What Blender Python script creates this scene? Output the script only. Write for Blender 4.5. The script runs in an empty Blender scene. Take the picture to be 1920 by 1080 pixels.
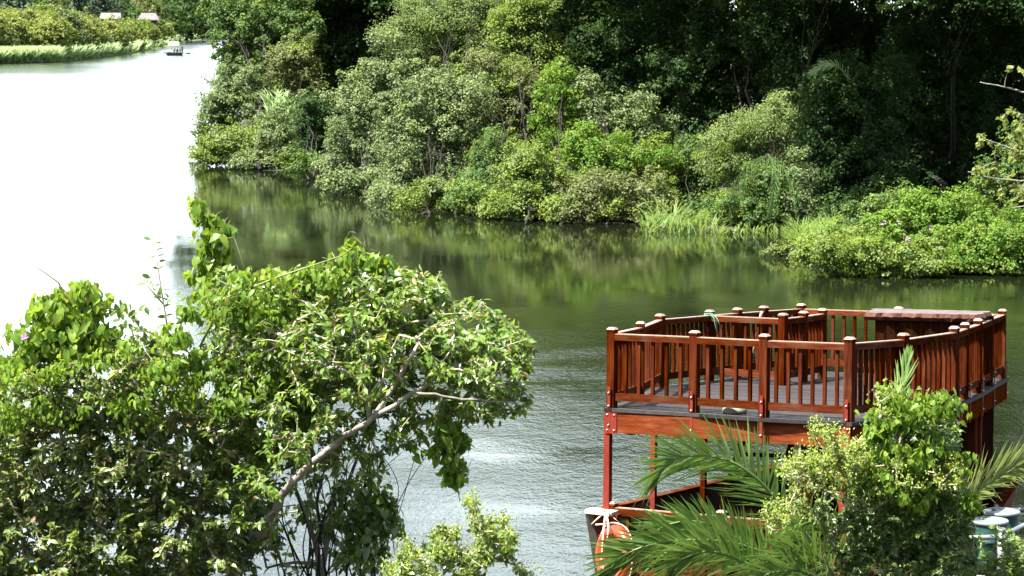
import bpy, math, random
import numpy as np
from mathutils import Vector

SC = bpy.context.scene
COL = SC.collection
# ------------------------------------------------------------------ camera
F_PX = 4800.0                 # focal length in pixels of the 1920 px wide photograph
HORIZON = 40.0
CAM = np.array([0.0, 0.0, 8.0])
PITCH = math.atan((540 - HORIZON) / F_PX)
cd = bpy.data.cameras.new('camera'); cam = bpy.data.objects.new('camera', cd); COL.objects.link(cam)
cam.location = CAM; cam.rotation_euler = (math.pi / 2 - PITCH, 0, 0)
cd.sensor_width = 36; cd.lens = 36 * F_PX / 1920; cd.clip_start = 0.1; cd.clip_end = 6000
SC.camera = cam
# ------------------------------------------------------------------ light
SUN_TO = Vector((-0.44, -0.22, 0.87)).normalized()
w = bpy.data.worlds.new('World'); SC.world = w; w.use_nodes = True
nt = w.node_tree; nt.nodes.clear()
sky = nt.nodes.new('ShaderNodeTexSky'); sky.sky_type = 'NISHITA'; sky.sun_disc = False
sky.sun_elevation = math.asin(SUN_TO.z); sky.sun_rotation = math.atan2(SUN_TO.x, SUN_TO.y) % (2 * math.pi)
sky.air_density = 1.0; sky.dust_density = 4.0; sky.ozone_density = 1.0; sky.altitude = 0
bg = nt.nodes.new('ShaderNodeBackground'); bg.inputs['Strength'].default_value = 0.065
wo = nt.nodes.new('ShaderNodeOutputWorld')
# unseen bright cloud added low in the sky ahead, to whiten the river's reflection
tc = nt.nodes.new('ShaderNodeTexCoord'); sx = nt.nodes.new('ShaderNodeSeparateXYZ'); nt.links.new(tc.outputs['Generated'], sx.inputs[0])
cn = nt.nodes.new('ShaderNodeTexNoise'); cn.inputs['Scale'].default_value = 3.2; cn.inputs['Detail'].default_value = 6; nt.links.new(tc.outputs['Generated'], cn.inputs['Vector'])
def _mr(v, a, b, c, d):
    m = nt.nodes.new('ShaderNodeMapRange'); nt.links.new(v, m.inputs[0]); m.interpolation_type = 'SMOOTHSTEP'
    for i, x in enumerate((a, b, c, d)): m.inputs[i + 1].default_value = x
    return m.outputs[0]
def _mul(a, b):
    m = nt.nodes.new('ShaderNodeMath'); m.operation = 'MULTIPLY'; nt.links.new(a, m.inputs[0]); nt.links.new(b, m.inputs[1]); return m.outputs[0]
cf = _mul(_mul(_mr(cn.outputs['Fac'], .34, .50, 0, 1), _mr(sx.outputs['Z'], .62, .22, 0, 1)), _mr(sx.outputs['Y'], -.2, .35, 0, 1))
cm = nt.nodes.new('ShaderNodeMix'); cm.data_type = 'RGBA'; nt.links.new(cf, cm.inputs[0]); nt.links.new(sky.outputs[0], cm.inputs[6]); cm.inputs[7].default_value = (12.8, 14.6, 15.2, 1)
nt.links.new(cm.outputs[2], bg.inputs[0]); nt.links.new(bg.outputs[0], wo.inputs[0])
sd_ = bpy.data.lights.new('sun', 'SUN'); sd_.energy = 5.0; sd_.angle = math.radians(0.53); sd_.color = (1.0, 0.95, 0.86)
sun = bpy.data.objects.new('sun', sd_); COL.objects.link(sun)
sun.rotation_euler = SUN_TO.to_track_quat('Z', 'Y').to_euler(); sun.location = (-20, -10, 60)
SC.view_settings.view_transform = 'Standard'; SC.view_settings.look = 'None'
SC.view_settings.exposure = 2.12; SC.view_settings.gamma = 1.0
SC.render.engine = 'CYCLES'
SC.cycles.max_bounces = 6; SC.cycles.diffuse_bounces = 3; SC.cycles.glossy_bounces = 3
SC.cycles.transmission_bounces = 3; SC.cycles.transparent_max_bounces = 4
SC.cycles.caustics_reflective = False; SC.cycles.caustics_refractive = False
SC.cycles.sample_clamp_indirect = 4.0

# ------------------------------------------------------------------ view maths
_fw = np.array([0, math.cos(PITCH), -math.sin(PITCH)]); _rt = np.array([1.0, 0, 0]); _up = np.cross(_rt, _fw)
def ray(px, py): return _fw + _rt * (px - 960) / F_PX - _up * (py - 540) / F_PX
def at(px, py, d):
    """point at ground distance d (metres along Y) seen at photo pixel px,py"""
    r = ray(px, py); return CAM + r * (d / r[1])
def onz(px, py, z=0.0):
    r = ray(px, py); return CAM + r * ((z - CAM[2]) / r[2])
def unit(a): return a / (np.linalg.norm(a, axis=-1, keepdims=True) + 1e-12)

# ------------------------------------------------------------------ mesh builder
class G:
    def __init__(s): s.V = []; s.L = []; s.T = []; s.M = []; s.S = []; s.n = 0
    def add(s, v, faces, mat=0, smooth=False):
        v = np.asarray(v, float).reshape(-1, 3)
        if isinstance(faces, np.ndarray):
            s.L.append((faces + s.n).ravel()); k = len(faces); s.T.append(np.full(k, faces.shape[1]))
        else:
            k = len(faces); s.L.append(np.array([i for f in faces for i in f]) + s.n); s.T.append(np.array([len(f) for f in faces]))
        s.M.append(np.full(k, mat)); s.S.append(np.full(k, smooth)); s.V.append(v); s.n += len(v)
    def box(s, c, ax, half, mat=0):
        c = np.asarray(c, float); X, Y, Z = [np.asarray(a, float) * h for a, h in zip(ax, half)]
        v = [c + X * i + Y * j + Z * k for k in (-1, 1) for j in (-1, 1) for i in (-1, 1)]
        s.add(v, [(0, 2, 3, 1), (4, 5, 7, 6), (0, 1, 5, 4), (2, 6, 7, 3), (0, 4, 6, 2), (1, 3, 7, 5)], mat)
    def beam(s, p, q, wdt, hgt, up=(0, 0, 1), mat=0, ext=0.0):
        p = np.asarray(p, float); q = np.asarray(q, float); d = unit(q - p); up = np.asarray(up, float)
        sd = unit(np.cross(d, up)); u = np.cross(sd, d)
        s.box((p + q) / 2, (d, sd, u), (np.linalg.norm(q - p) / 2 + ext, wdt / 2, hgt / 2), mat)
    def prism(s, pts, lo, hi, mat=0):
        """vertical prism on plan points; lo/hi = functions or arrays giving bottom and top points"""
        n = len(pts); v = list(lo) + list(hi)
        f = [tuple(range(n))[::-1], tuple(range(n, 2 * n))] + [(i, (i + 1) % n, n + (i + 1) % n, n + i) for i in range(n)]
        s.add(v, f, mat)
    def tube(s, pts, rad, sides=6, mat=0, cap=True):
        pts = np.asarray(pts, float); n = len(pts); rad = np.broadcast_to(rad, (n,))
        t = unit(np.gradient(pts, axis=0)); ref = np.array([0.31, 0.2, 0.93])
        if abs(t[0] @ ref) > .9: ref = np.array([1.0, 0.1, 0])
        a = unit(np.cross(t, ref)); b = np.cross(t, a)
        th = np.arange(sides) / sides * 2 * math.pi
        v = pts[:, None] + rad[:, None, None] * (np.cos(th)[None, :, None] * a[:, None] + np.sin(th)[None, :, None] * b[:, None])
        i = np.arange(n - 1)[:, None] * sides; j = np.arange(sides)[None]; j2 = (j + 1) % sides
        f = np.stack([i + j, i + j2, i + sides + j2, i + sides + j], -1).reshape(-1, 4)
        base = s.n; s.add(v.reshape(-1, 3), f, mat, True)
        if cap:
            s.L.append(np.arange(sides)[::-1] + base); s.T.append(np.array([sides])); s.M.append(np.array([mat])); s.S.append(np.array([False]))
            s.L.append(np.arange(sides) + base + (n - 1) * sides); s.T.append(np.array([sides])); s.M.append(np.array([mat])); s.S.append(np.array([False]))
    def lathe(s, prof, c, axis=(0, 0, 1), sides=20, mat=0, smooth=True):
        ax = unit(np.asarray(axis, float)); a = unit(np.cross(ax, [0.3, 0.9, 0.1])); b = np.cross(ax, a)
        th = np.arange(sides) / sides * 2 * math.pi
        v = np.array([[np.asarray(c) + ax * h + r * (math.cos(t) * a + math.sin(t) * b) for t in th] for r, h in prof])
        n = len(prof); i = np.arange(n - 1)[:, None] * sides; j = np.arange(sides)[None]; j2 = (j + 1) % sides
        f = np.stack([i + j, i + j2, i + sides + j2, i + sides + j], -1).reshape(-1, 4)
        s.add(v.reshape(-1, 3), f, mat, smooth)
    def edges(s, A, B, ra, rb, sides=4, mat=0):
        """many tapered prisms A[i]->B[i] at once (twigs)"""
        A = np.asarray(A); B = np.asarray(B)
        if not len(A): return
        d = unit(B - A); ref = np.where(np.abs(d[:, 2:3]) > .9, np.array([[1.0, 0, 0]]), np.array([[0, 0, 1.0]]))
        a = unit(np.cross(d, ref)); b = np.cross(d, a)
        th = np.arange(sides) / sides * 2 * math.pi
        o = np.cos(th)[None, :, None] * a[:, None] + np.sin(th)[None, :, None] * b[:, None]
        v = np.concatenate([A[:, None] + o * np.asarray(ra)[:, None, None], B[:, None] + o * np.asarray(rb)[:, None, None]], 1)
        j = np.arange(sides); j2 = (j + 1) % sides
        f = np.stack([j, j2, sides + j2, sides + j], -1)
        f = (f[None] + (np.arange(len(A)) * 2 * sides)[:, None, None]).reshape(-1, 4)
        s.add(v.reshape(-1, 3), f, mat, True)
    def leaves(s, tpl, P, D, N, L, W, mat=0):
        co, faces = tpl
        n = len(P)
        if n == 0: return
        D = unit(D); S = unit(np.cross(N, D)); N2 = np.cross(D, S)
        L = np.broadcast_to(L, (n,)); W = np.broadcast_to(W, (n,))
        v = (P[:, None] + (co[None, :, 0, None] * L[:, None, None]) * D[:, None]
             + (co[None, :, 1, None] * W[:, None, None]) * S[:, None] + (co[None, :, 2, None] * L[:, None, None]) * N2[:, None])
        k = len(co); off = np.arange(n) * k + s.n
        lo = np.array([i for f in faces for i in f]); tt = np.array([len(f) for f in faces])
        s.L.append((lo[None] + off[:, None]).ravel()); s.T.append(np.tile(tt, n))
        mi = np.broadcast_to(np.asarray(mat), (n,))
        s.M.append(np.repeat(mi, len(faces))); s.S.append(np.full(n * len(faces), len(faces) > 2))
        s.V.append(v.reshape(-1, 3)); s.n += n * k
    def build(s, name, mats, parent=None, origin=None):
        me = bpy.data.meshes.new(name)
        V = np.concatenate(s.V); L = np.concatenate(s.L).astype(np.int32); T = np.concatenate(s.T).astype(np.int32)
        o = bpy.data.objects.new(name, me)
        if parent is not None:
            r = parent
            while r.parent is not None: r = r.parent
            V = V - np.array(r.location); o.parent = parent
        elif origin is not None:
            V = V - np.asarray(origin); o.location = tuple(origin)
        me.vertices.add(len(V)); me.vertices.foreach_set('co', V.astype(np.float32).ravel())
        me.loops.add(len(L)); me.loops.foreach_set('vertex_index', L)
        st = np.zeros(len(T), np.int32); st[1:] = np.cumsum(T)[:-1]
        me.polygons.add(len(T)); me.polygons.foreach_set('loop_start', st); me.polygons.foreach_set('loop_total', T)
        for m in (mats if isinstance(mats, (list, tuple)) else [mats]): me.materials.append(m)
        me.polygons.foreach_set('material_index', np.concatenate(s.M).astype(np.int32))
        me.polygons.foreach_set('use_smooth', np.concatenate(s.S).astype(bool))
        me.update(calc_edges=True)
        COL.objects.link(o); return o

def thing(name, label, cat, loc, group=None):
    o = bpy.data.objects.new(name, None); COL.objects.link(o); o.location = tuple(float(x) for x in loc)
    o.empty_display_size = 0.2
    return tag(o, label, cat, group)
def tag(o, label, cat, group=None):
    o['label'] = label; o['category'] = cat
    if group: o['group'] = group
    return o
def kind(o, k): o['kind'] = k; return o

# ------------------------------------------------------------------ leaf templates (u along, v across, w normal)
T_QUAD = (np.array([(0, 0, 0), (.45, -1, .10), (1, 0, -.05), (.5, 1, .10)], float), [(0, 1, 2, 3)])
T_OVATE = (np.array([(0, 0, 0), (.22, -.72, .05), (.22, 0, .02), (.22, .72, .05), (.58, -.85, .05), (.58, 0, -.01), (.58, .85, .05), (1, 0, -.14)], float),
           [(0, 2, 1), (2, 5, 4, 1), (5, 7, 4), (0, 3, 2), (2, 3, 6, 5), (5, 6, 7)])
T_HEART = (np.array([(.08, 0, 0), (-.10, -.55, .06), (.15, -1, .08), (.3, 0, .0), (.55, -.78, .04), (.62, 0, -.03), (1, 0, -.18),
                     (-.10, .55, .06), (.15, 1, .08), (.55, .78, .04)], float),
           [(0, 3, 2, 1), (3, 5, 4, 2), (5, 6, 4), (0, 7, 8, 3), (3, 8, 9, 5), (5, 9, 6)])
T_STRIP = (np.array([(0, -.6, 0), (0, .6, 0), (.35, -1, .05), (.35, 1, .05), (.7, -.75, .02), (.7, .75, .02), (1, 0, -.10)], float),
           [(0, 1, 3, 2), (2, 3, 5, 4), (4, 5, 6)])

# ------------------------------------------------------------------ materials
def newmat(name):
    m = bpy.data.materials.new(name); m.use_nodes = True; t = m.node_tree; t.nodes.clear()
    out = t.nodes.new('ShaderNodeOutputMaterial'); return m, t, out
def N(t, typ, **kw):
    n = t.nodes.new(typ)
    for k, v in kw.items(): setattr(n, k, v)
    return n
def link(t, a, b): t.links.new(a, b)
def ramp(t, fac, stops):
    r = N(t, 'ShaderNodeValToRGB'); e = r.color_ramp.elements
    while len(e) < len(stops): e.new(0.5)
    for i, (p, c) in enumerate(stops): e[i].position = p; e[i].color = (*c, 1)
    link(t, fac, r.inputs[0]); return r.outputs[0]
def mapr(t, v, a, b, c, d):
    m = N(t, 'ShaderNodeMapRange'); link(t, v, m.inputs[0])
    for i, x in enumerate((a, b, c, d)): m.inputs[i + 1].default_value = x
    return m.outputs[0]
def worldnoise(t, scale, detail=3, stretch=(1, 1, 1), rough=.55):
    g = N(t, 'ShaderNodeNewGeometry'); mp = N(t, 'ShaderNodeMapping'); mp.inputs['Scale'].default_value = stretch
    link(t, g.outputs['Position'], mp.inputs[0]); n = N(t, 'ShaderNodeTexNoise')
    n.inputs['Scale'].default_value = scale; n.inputs['Detail'].default_value = detail; n.inputs['Roughness'].default_value = rough
    link(t, mp.outputs[0], n.inputs['Vector']); return n

def leaf_mat(name, cols, trans=(.2, .32, .03), tfac=.36, rough=.55, spec=.22, clump=.35):
    """cols: list of (pos, rgb) picked at random leaf by leaf, shifted clump by clump"""
    m, t, out = newmat(name)
    g = N(t, 'ShaderNodeNewGeometry'); n = worldnoise(t, clump, 2)
    mx = N(t, 'ShaderNodeMath', operation='MULTIPLY_ADD'); link(t, g.outputs['Random Per Island'], mx.inputs[0])
    mx.inputs[1].default_value = .62; sh = mapr(t, n.outputs['Fac'], .3, .7, 0, .38); link(t, sh, mx.inputs[2])
    c = ramp(t, mx.outputs[0], cols)
    p = N(t, 'ShaderNodeBsdfPrincipled'); link(t, c, p.inputs['Base Color'])
    p.inputs['Roughness'].default_value = rough; p.inputs['Specular IOR Level'].default_value = spec
    tr = N(t, 'ShaderNodeBsdfTranslucent')
    mc = N(t, 'ShaderNodeMix', data_type='RGBA'); mc.inputs[0].default_value = .55
    link(t, c, mc.inputs[6]); mc.inputs[7].default_value = (*trans, 1); link(t, mc.outputs[2], tr.inputs[0])
    ms = N(t, 'ShaderNodeMixShader'); ms.inputs[0].default_value = tfac
    link(t, p.outputs[0], ms.inputs[1]); link(t, tr.outputs[0], ms.inputs[2]); link(t, ms.outputs[0], out.inputs[0]); return m

def plain(name, col, rough=.5, var=.25, scale=6, metal=0, stretch=(1, 1, 1), col2=None, bump=0.0, spec=.5, coat=0):
    m, t, out = newmat(name); n = worldnoise(t, scale, 4, stretch)
    c2 = col2 or tuple(x * (1 - var) for x in col)
    c = ramp(t, n.outputs['Fac'], [(.35, c2), (.65, col)])
    p = N(t, 'ShaderNodeBsdfPrincipled'); link(t, c, p.inputs['Base Color']); p.inputs['Roughness'].default_value = rough
    p.inputs['Metallic'].default_value = metal; p.inputs['Specular IOR Level'].default_value = spec; p.inputs['Coat Weight'].default_value = coat
    p.inputs['Coat Roughness'].default_value = .25
    if bump:
        b = N(t, 'ShaderNodeBump'); b.inputs['Strength'].default_value = bump; b.inputs['Distance'].default_value = .02
        link(t, n.outputs['Fac'], b.inputs['Height']); link(t, b.outputs[0], p.inputs['Normal'])
    link(t, p.outputs[0], out.inputs[0]); return m

M = {}
def LM(k, cols, **kw): M['leaf_' + k] = leaf_mat('leaf_' + k, cols, **kw)
LM('mid', [(0, (0.036, 0.072, 0.019)), (.5, (0.066, 0.126, 0.034)), (1, (0.126, 0.204, 0.048))], clump=.6)
LM('grey', [(0, (.066, .108, .040)), (.45, (.128, .182, .072)), (.75, (.185, .238, .098)), (1, (.22, .255, .08))], trans=(.2, .27, .07), clump=.5)
LM('yellow', [(0, (0.055, 0.105, 0.018)), (.5, (0.127, 0.193, 0.033)), (1, (0.204, 0.259, 0.050))], trans=(.3, .38, .03), clump=.6)
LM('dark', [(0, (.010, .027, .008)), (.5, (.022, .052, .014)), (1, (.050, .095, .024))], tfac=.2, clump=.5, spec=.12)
LM('olive', [(0, (0.076, 0.097, 0.039)), (.5, (0.138, 0.159, 0.062)), (1, (0.214, 0.228, 0.090))], clump=.6)
LM('feather', [(0, (0.098, 0.149, 0.046)), (.5, (0.149, 0.213, 0.067)), (1, (0.213, 0.270, 0.092))], trans=(.3, .38, .08), clump=.5)
LM('creeper', [(0, (.045, .115, .014)), (.5, (.095, .190, .024)), (1, (.170, .255, .034))], trans=(.3, .45, .03), tfac=.4, clump=.9)
LM('farbush', [(0, (0.098, 0.132, 0.034)), (.5, (0.178, 0.213, 0.048)), (1, (0.253, 0.253, 0.071))], clump=.08)
LM('fardark', [(0, (.022, .042, .028)), (.5, (.040, .070, .042)), (1, (.075, .11, .060))], clump=.05, tfac=.15)  # bluish tint is distance haze put into the leaf colour
LM('reed', [(0, (0.204, 0.329, 0.133)), (.5, (0.344, 0.485, 0.219)), (1, (0.516, 0.625, 0.344))], trans=(.4, .52, .22), tfac=.45, clump=.1)
LM('grass', [(0, (.060, .115, .026)), (.5, (.11, .18, .045)), (1, (.20, .26, .09))], trans=(.32, .45, .06), tfac=.4, clump=.8)
LM('gloss', [(0, (0.041, 0.086, 0.016)), (.45, (0.086, 0.155, 0.029)), (.8, (0.148, 0.209, 0.045)), (1, (0.209, 0.209, 0.062))], rough=.30, spec=.7, trans=(.26, .38, .03), tfac=.33, clump=1.6)
LM('greyleaf', [(0, (0.067, 0.097, 0.026)), (.45, (0.128, 0.164, 0.051)), (.85, (0.206, 0.230, 0.085)), (.97, (0.230, 0.206, 0.073)), (1, (0.206, 0.085, 0.024))], rough=.36, spec=.6, trans=(.26, .34, .04), tfac=.3, clump=1.4)
LM('vine', [(0, (0.059, 0.124, 0.017)), (.5, (0.113, 0.205, 0.026)), (.9, (0.205, 0.292, 0.043)), (1, (0.346, 0.324, 0.054))], rough=.4, trans=(.36, .5, .03), tfac=.45, clump=1.5)
LM('flower', [(0, (.17, .24, .035)), (.5, (.29, .37, .065)), (1, (.44, .47, .13))], trans=(.4, .46, .1), tfac=.4, clump=2)
LM('palm', [(0, (.055, .120, .025)), (.5, (.110, .200, .045)), (.85, (.18, .27, .07)), (1, (.32, .34, .14))], rough=.32, spec=.7, trans=(.22, .36, .05), tfac=.25, clump=1.5)
LM('palmpale', [(0, (.13, .17, .06)), (.5, (.2, .25, .09)), (1, (.3, .33, .13))], rough=.36, trans=(.35, .42, .1), tfac=.35, clump=1.5)
LM('dry', [(0, (.10, .065, .03)), (.5, (.19, .13, .06)), (1, (.30, .22, .11))], trans=(.3, .2, .08), clump=1)
LM('round', [(0, (.075, .110, .022)), (.5, (.13, .175, .036)), (1, (.22, .25, .06))], trans=(.34, .36, .05), tfac=.4, clump=1)
M['bark'] = plain('bark_grey', (.30, .26, .21), .8, .45, 9, stretch=(1, 1, .35), bump=.5)
M['bark_pale'] = plain('bark_pale', (.30, .27, .23), .85, .5, 14, bump=.4)
M['bark_dark'] = plain('bark_dark', (.020, .016, .011), .95, .5, 5, bump=.5)
M['twig'] = plain('twig_tan', (.36, .30, .22), .7, .5, 12)
M['twig_green'] = plain('twig_green', (.16, .18, .06), .6, .4, 12)
M['petal'] = plain('petal_purple', (.50, .22, .50), .6, .3, 20)
M['earth'] = plain('bank_earth', (.030, .026, .015), .95, .5, .8, bump=.6, col2=(.015, .022, .008))
M['bed'] = plain('river_bed', (.05, .045, .03), .95, .4, .3)

def wood(name, stretch, base=((.020, .0035, .001), (.062, .0115, .0028), (.112, .026, .0055)), grey=.35):
    m, t, out = newmat(name); n = worldnoise(t, 5, 5, stretch, .6); n2 = worldnoise(t, 2.3, 3); n3 = worldnoise(t, 30, 3, stretch)
    c = ramp(t, n.outputs['Fac'], [(.3, base[0]), (.52, base[1]), (.75, base[2])])
    mx = N(t, 'ShaderNodeMix', data_type='RGBA'); link(t, mapr(t, n2.outputs['Fac'], .52, .72, 0, grey), mx.inputs[0])
    link(t, c, mx.inputs[6]); mx.inputs[7].default_value = (.10, .062, .038, 1)
    oi = N(t, 'ShaderNodeObjectInfo'); hv = N(t, 'ShaderNodeHueSaturation'); link(t, mx.outputs[2], hv.inputs['Color']); link(t, mapr(t, oi.outputs['Random'], 0, 1, .62, 1.22), hv.inputs['Value']); link(t, mapr(t, oi.outputs['Random'], 0, 1, 1.05, .92), hv.inputs['Saturation'])
    p = N(t, 'ShaderNodeBsdfPrincipled'); link(t, hv.outputs[0], p.inputs['Base Color'])
    link(t, mapr(t, n3.outputs['Fac'], .3, .7, .38, .6), p.inputs['Roughness'])
    p.inputs['Specular IOR Level'].default_value = 0
    b = N(t, 'ShaderNodeBump'); b.inputs['Strength'].default_value = .25; b.inputs['Distance'].default_value = .006
    link(t, n3.outputs['Fac'], b.inputs['Height']); link(t, b.outputs[0], p.inputs['Normal'])
    link(t, p.outputs[0], out.inputs[0]); return m
M['wood_v'] = wood('wood_upright', (3, 3, .35), grey=.2)
M['wood_h'] = wood('wood_rail', (.5, .9, 6), base=((.040, .008, .003), (.080, .018, .006), (.13, .040, .015)), grey=.6)
M['fascia'] = wood('wood_fascia', (.6, .9, 5), base=((.070, .013, .004), (.13, .028, .008), (.19, .055, .018)), grey=.3)
M['cap'] = plain('post_cap_wood', (.33, .20, .135), .4, .45, 25)  # pale worn wood; on rail and cap tops the sun's highlight is in the colour
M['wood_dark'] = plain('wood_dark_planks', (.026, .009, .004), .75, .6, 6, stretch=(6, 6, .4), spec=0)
M['red_paint'] = plain('red_oxide_paint', (.17, .026, .016), .6, .3, 6, spec=.08)
M['steel'] = plain('bolt_steel', (.5, .45, .4), .35, .3, 30, metal=.8)
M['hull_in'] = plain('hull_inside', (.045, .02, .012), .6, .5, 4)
M['hull_out'] = plain('hull_paint', (.13, .022, .014), .65, .5, 5, spec=.1)
M['rubrail'] = plain('grey_rubbing_strip', (.085, .075, .065), .6, .4, 10)
M['white'] = plain('white_paint', (.80, .78, .74), .5, .1, 8)
M['rope'] = plain('rope_pale', (.62, .52, .38), .8, .3, 40)
M['orange'] = plain('orange_ring', (.48, .040, .010), .38, .25, 9)
M['green_drum'] = plain('green_drum', (.012, .055, .042), .45, .4, 6)
M['lid'] = plain('grey_green_lid', (.17, .21, .205), .45, .25, 9)
M['pipe'] = plain('galvanised_pipe', (.20, .23, .25), .4, .25, 14, metal=.4)
M['clay'] = plain('clay_lantern', (.20, .06, .035), .45, .4, 14)
M['pot'] = plain('stone_pot', (.20, .22, .17), .6, .3, 20)
M['greencord'] = plain('green_cord', (.10, .30, .20), .6, .2, 20)
M['thatch'] = plain('thatch_weathered', (.15, .145, .135), .9, .3, .8, bump=.6)
M['plaster'] = plain('hut_wall', (.10, .08, .06), .9, .3, .6)
M['canvas'] = plain('cream_canopy', (.82, .76, .62), .7, .08, 1)
M['boat_dark'] = plain('dark_boat_paint', (.018, .022, .022), .95, .4, 1, spec=.05)
M['skin'] = plain('skin_brown', (.16, .08, .05), .6, .15, 5)
M['slabedge'] = plain('slab_bark_edge', (.10, .035, .022), .7, .7, 16, bump=.5, col2=(.04, .013, .009), spec=.2)
M['slabtop'] = plain('slab_weathered_top', (.13, .085, .075), .5, .5, 4, stretch=(1.4, 1, 1), col2=(.045, .032, .03))

# deck boards: grey weathered planks running parallel to the front edge
def deck_mat(ax):
    m, t, out = newmat('grey_deck_boards')
    g = N(t, 'ShaderNodeNewGeometry'); d = N(t, 'ShaderNodeVectorMath', operation='DOT_PRODUCT'); link(t, g.outputs['Position'], d.inputs[0]); d.inputs[1].default_value = ax
    s = N(t, 'ShaderNodeMath', operation='MULTIPLY'); link(t, d.outputs['Value'], s.inputs[0]); s.inputs[1].default_value = 1 / .14
    fr = N(t, 'ShaderNodeMath', operation='FRACT'); link(t, s.outputs[0], fr.inputs[0])
    fl = N(t, 'ShaderNodeMath', operation='FLOOR'); link(t, s.outputs[0], fl.inputs[0])
    wn = N(t, 'ShaderNodeTexWhiteNoise', noise_dimensions='1D'); link(t, fl.outputs[0], wn.inputs['W'])
    n = worldnoise(t, 7, 4, (1, 3, 1))
    base = ramp(t, wn.outputs['Value'], [(0, (.024, .022, .023)), (1, (.050, .045, .046))])
    mn = N(t, 'ShaderNodeMix', data_type='RGBA', blend_type='MULTIPLY'); mn.inputs[0].default_value = 1
    link(t, base, mn.inputs[6]); link(t, ramp(t, n.outputs['Fac'], [(.3, (.65, .62, .6)), (.7, (1.1, 1.05, 1.05))]), mn.inputs[7])
    gap = N(t, 'ShaderNodeMath', operation='LESS_THAN'); link(t, fr.outputs[0], gap.inputs[0]); gap.inputs[1].default_value = .09
    mg = N(t, 'ShaderNodeMix', data_type='RGBA'); link(t, gap.outputs[0], mg.inputs[0]); link(t, mn.outputs[2], mg.inputs[6]); mg.inputs[7].default_value = (.012, .011, .010, 1)
    p = N(t, 'ShaderNodeBsdfPrincipled'); link(t, mg.outputs[2], p.inputs['Base Color']); p.inputs['Roughness'].default_value = .7; p.inputs['Specular IOR Level'].default_value = .12
    link(t, p.outputs[0], out.inputs[0]); return m

def water_mat():
    m, t, out = newmat('river_water')
    g = N(t, 'ShaderNodeNewGeometry'); sp = N(t, 'ShaderNodeSeparateXYZ'); link(t, g.outputs['Position'], sp.inputs[0])
    big = worldnoise(t, .05, 2, (1, 1, 1))
    # sheltered water under the far bank is calm, the open river is ruffled by the breeze
    yy = N(t, 'ShaderNodeMath', operation='MULTIPLY_ADD'); link(t, big.outputs['Fac'], yy.inputs[0]); yy.inputs[1].default_value = 34; link(t, sp.outputs['Y'], yy.inputs[2])
    calm = mapr(t, yy.outputs[0], 76, 92, 1.0, .11)
    left0 = mapr(t, sp.outputs['X'], -17, -30, 0, 1.0); wide = worldnoise(t, .012, 3, (.6, 1.6, 1)); lm = N(t, 'ShaderNodeMath', operation='MULTIPLY'); link(t, left0, lm.inputs[0]); link(t, mapr(t, wide.outputs['Fac'], .38, .60, .15, 1.7), lm.inputs[1]); left = lm.outputs[0]
    st = N(t, 'ShaderNodeMath', operation='MAXIMUM'); link(t, calm, st.inputs[0]); link(t, left, st.inputs[1])
    patch = worldnoise(t, .35, 3, (.45, 1, 1))
    stp = N(t, 'ShaderNodeMath', operation='MULTIPLY'); link(t, st.outputs[0], stp.inputs[0]); link(t, mapr(t, patch.outputs['Fac'], .35, .65, .25, 1.3), stp.inputs[1])
    a = worldnoise(t, 7.5, 3, (2.0, .85, 1), .62); b = worldnoise(t, 2.6, 3, (1.3, .8, 1), .6); c = worldnoise(t, .45, 3, (.6, 1, 1))
    h1 = N(t, 'ShaderNodeMath', operation='MULTIPLY_ADD'); link(t, b.outputs['Fac'], h1.inputs[0]); h1.inputs[1].default_value = 1.7; link(t, a.outputs['Fac'], h1.inputs[2])
    h2 = N(t, 'ShaderNodeMath', operation='MULTIPLY_ADD'); link(t, c.outputs['Fac'], h2.inputs[0]); h2.inputs[1].default_value = 1.1; link(t, h1.outputs[0], h2.inputs[2])
    bp = N(t, 'ShaderNodeBump'); bp.inputs['Distance'].default_value = .0125; link(t, stp.outputs[0], bp.inputs['Strength']); link(t, h2.outputs[0], bp.inputs['Height'])
    p = N(t, 'ShaderNodeBsdfPrincipled'); p.inputs['Base Color'].default_value = (.007, .0095, .004, 1)
    link(t, mapr(t, sp.outputs['X'], -17, -40, .03, .13), p.inputs['Roughness']); p.inputs['IOR'].default_value = 1.333
    link(t, bp.outputs[0], p.inputs['Normal']); link(t, p.outputs[0], out.inputs[0]); return m
M['water'] = water_mat()

# ------------------------------------------------------------------ the setting: bed, water, banks
g = G(); g.add([(-3500, -800, -3), (3500, -800, -3), (3500, 4500, -3), (-3500, 4500, -3)], [(0, 1, 2, 3)])
kind(g.build('ground', M['bed']), 'structure')
g = G(); g.add([(-3500, -800, 0), (3500, -800, 0), (3500, 4500, 0), (-3500, 4500, 0)], [(0, 1, 2, 3)])
kind(g.build('water', M['water']), 'structure')

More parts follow.
